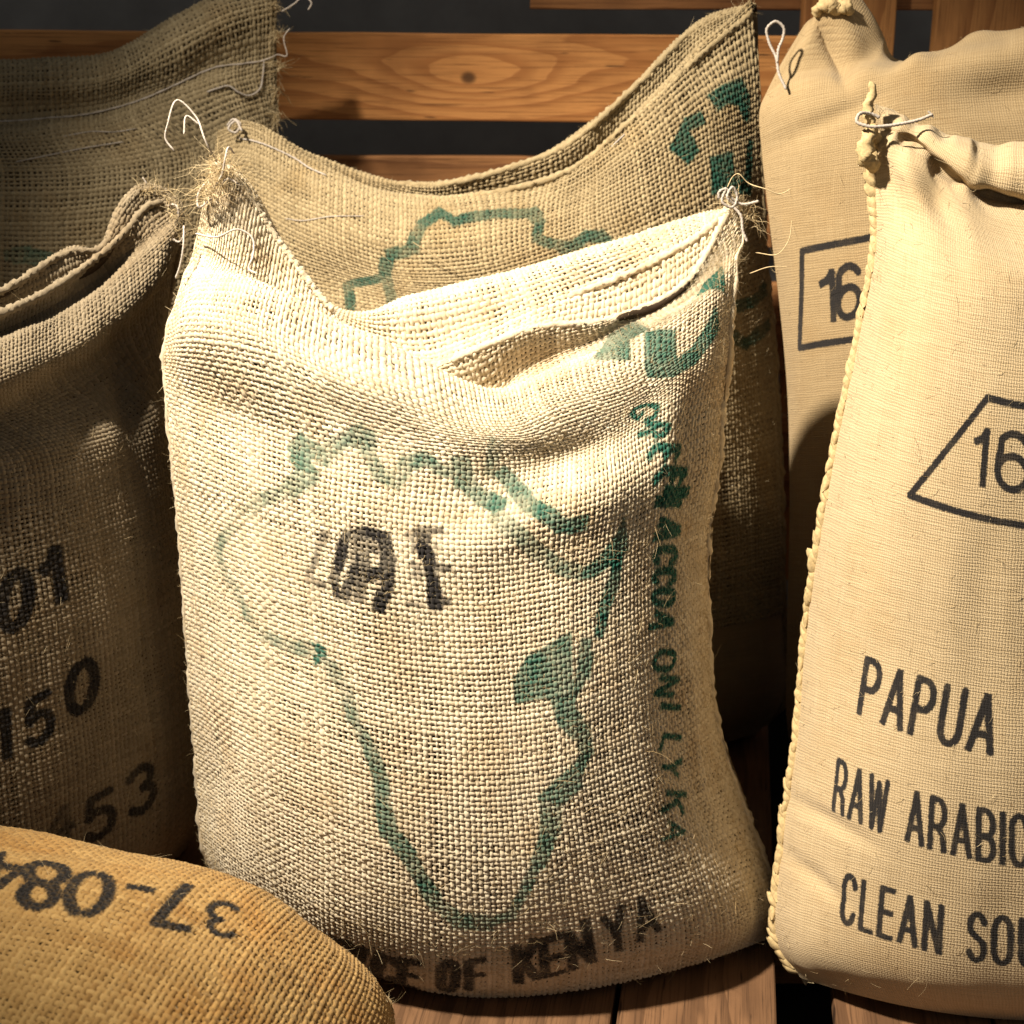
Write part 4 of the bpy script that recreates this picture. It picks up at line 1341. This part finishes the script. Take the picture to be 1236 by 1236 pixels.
for m_ in st_me:
    m_.materials.append(M['stitch'])
for i in range(ns):
    l = (i + 0.5) / ns * ln[-1]
    p = np.array([np.interp(l, ln, E[:, k]) for k in range(3)])
    od = np.array([np.interp(l, ln, O[:, k]) for k in range(3)])
    od /= np.linalg.norm(od) + 1e-9
    tg = np.array([np.interp(l + .01, ln, E[:, k]) - np.interp(l - .01, ln, E[:, k]) for k in range(3)])
    tg /= np.linalg.norm(tg) + 1e-9
    x = tg * 0.62 + od * 0.55 + np.array([0, -.35, 0]) + rng.normal(0, .10, 3)
    x /= np.linalg.norm(x)
    o = link('stitch', st_me[i % 4], None, sack)
    o.rotation_mode = 'QUATERNION'
    o.rotation_quaternion = Vector(x).to_track_quat('X', 'Z')
    o.location = p + od * 0.0035 - base
    o.scale = [float(v) for v in rng.uniform(.85, 1.2, 3)]
tube('seam_end', up([(1058, 172, .135), (1050, 150, .13), (1048, 128, .13), (1054, 110, .13), (1050, 98, .13)]), [.006, .0055, .0045, .004, .002], M['stitch'], sack, base, rng, 8, 6, 300, 1, .2)
tube('seam_end', up([(1058, 205, .128), (1045, 190, .12), (1047, 168, .12), (1056, 150, .125)]), [.005, .008, .007, .004], M['stitch'], sack, base, rng, 8, 6, 260, 1, .2)
string(sack, base, [(1126, 138, .115), (1108, 145, .115), (1090, 149, .115), (1070, 152, .115), (1046, 152, .115), (1034, 146, .118), (1036, 139, .12), (1050, 137, .125), (1062, 142, .125)], 0.0016, rng)
string(sack, base, [(1120, 134, .116), (1124, 138, .115), (1127, 142, .115)], 0.0009, rng)

# --- tan hessian sack behind it
rows = [
    belly(965, 936, 1262, 980, 1560, 930, .36, .46),
    belly(952, 890, 1262, 925, 1572, 880, .335, .46),
    belly(950, 760, 1262, 775, 1572, 740, .32, .45),
    belly(953, 600, 1262, 600, 1565, 580, .32, .45),
    belly(950, 470, 1262, 455, 1560, 440, .325, .45),
    belly(940, 360, 1262, 335, 1555, 330, .335, .45),
    belly(929, 270, 1262, 240, 1550, 250, .35, .45),
    keyrow([(0, 920, 190, .455), (.08, 958, 178, .42), (.2, 1030, 164, .39), (.35, 1125, 150, .375), (.5, 1240, 140, .375), (.75, 1420, 150, .40), (1, 1548, 170, .46)]),
    keyrow([(0, 917, 132, .46), (.08, 950, 112, .435), (.2, 1030, 94, .415), (.35, 1125, 72, .405), (.5, 1240, 60, .40), (.75, 1420, 70, .42), (1, 1548, 110, .46)]),
]
top = [
    keyrow([(0, 925, 112, .465), (.08, 958, 84, .46), (.2, 1040, 78, .455), (.35, 1130, 60, .44), (.5, 1240, 44, .44), (.75, 1420, 52, .45), (1, 1546, 90, .47)]),
    keyrow([(0, 942, 78, .475), (.06, 982, 16, .475), (.12, 1016, 2, .475), (.19, 1050, 36, .48), (.27, 1078, 66, .48), (.38, 1150, 55, .47), (.43, 1182, 39, .465), (.5, 1240, 45, .47), (.75, 1420, 52, .47), (1, 1545, 70, .48)]),
    keyrow([(0, 944, 82, .485), (.06, 986, 20, .49), (.12, 1020, 6, .49), (.19, 1055, 42, .50), (.27, 1082, 72, .51), (.38, 1150, 64, .52), (.43, 1182, 52, .52), (.5, 1240, 58, .52), (.75, 1420, 62, .51), (1, 1545, 76, .49)]),
]
tan = Cloth(rows, top, mirror_rows(rows[:7][::-1]) + [rows[0]], nu=221)
rng = np.random.default_rng(16)
tan.dent(1215, 110, 60, 26, 0, -0.014, tan.t_top)
tan.dent(1010, 140, 70, 12, -25, -0.004, tan.t_top)
tan.dent(998, 52, 8, 44, -24, -0.012, tan.t_top)
tan.dent(1022, 50, 14, 36, -24, 0.008, tan.t_top)
tan.wrinkle(rng, 0.004, 8, 6)
tan.wrinkle(rng, 0.0016, 24, 18)
tan.normals()
tan.wrinkle(rng, 0.006, 26, 22, tan.t_front - 0.02, tan.t_top)
tan.normals()
b = Print(tan)
b.path([(1150, 268), (1040, 289), (968, 303), (965, 420), (1035, 409), (1150, 388), (1150, 268)], 0.0042, 1.0, ragged=False)
b.glyph('1', (993, 388), (1006, 386), (990, 330), 0.085, 1.0)
b.glyph('6', (1012, 386), (1038, 380), (1010, 325), 0.08, 1.0)
sack, base, rng = make_sack('hessian_sack', tan, (0.55, 0.46, 0.0), 'tan hessian sack with a boxed number 16 and a puckered corner below the uprights',
                            'hessian_tan', True, seed=17, prints={'ink_black': b}, n_fuzz=900, seams=False)
string(sack, base, [(949, 108, .425), (940, 88, .43), (937, 70, .435), (928, 50, .44), (926, 34, .44), (936, 26, .44), (946, 34, .44), (945, 46, .44), (940, 58, .435), (938, 76, .432)], 0.0016, rng)
tube('seam_end', up([(984, 20, .47), (990, 8, .465), (1002, 4, .46), (1010, 12, .46), (1020, 8, .46), (1028, 18, .46)]), [.005, .007, .008, .007, .008, .004], M['stitch'], sack, base, rng, 8, 6, 260, 1, .25)
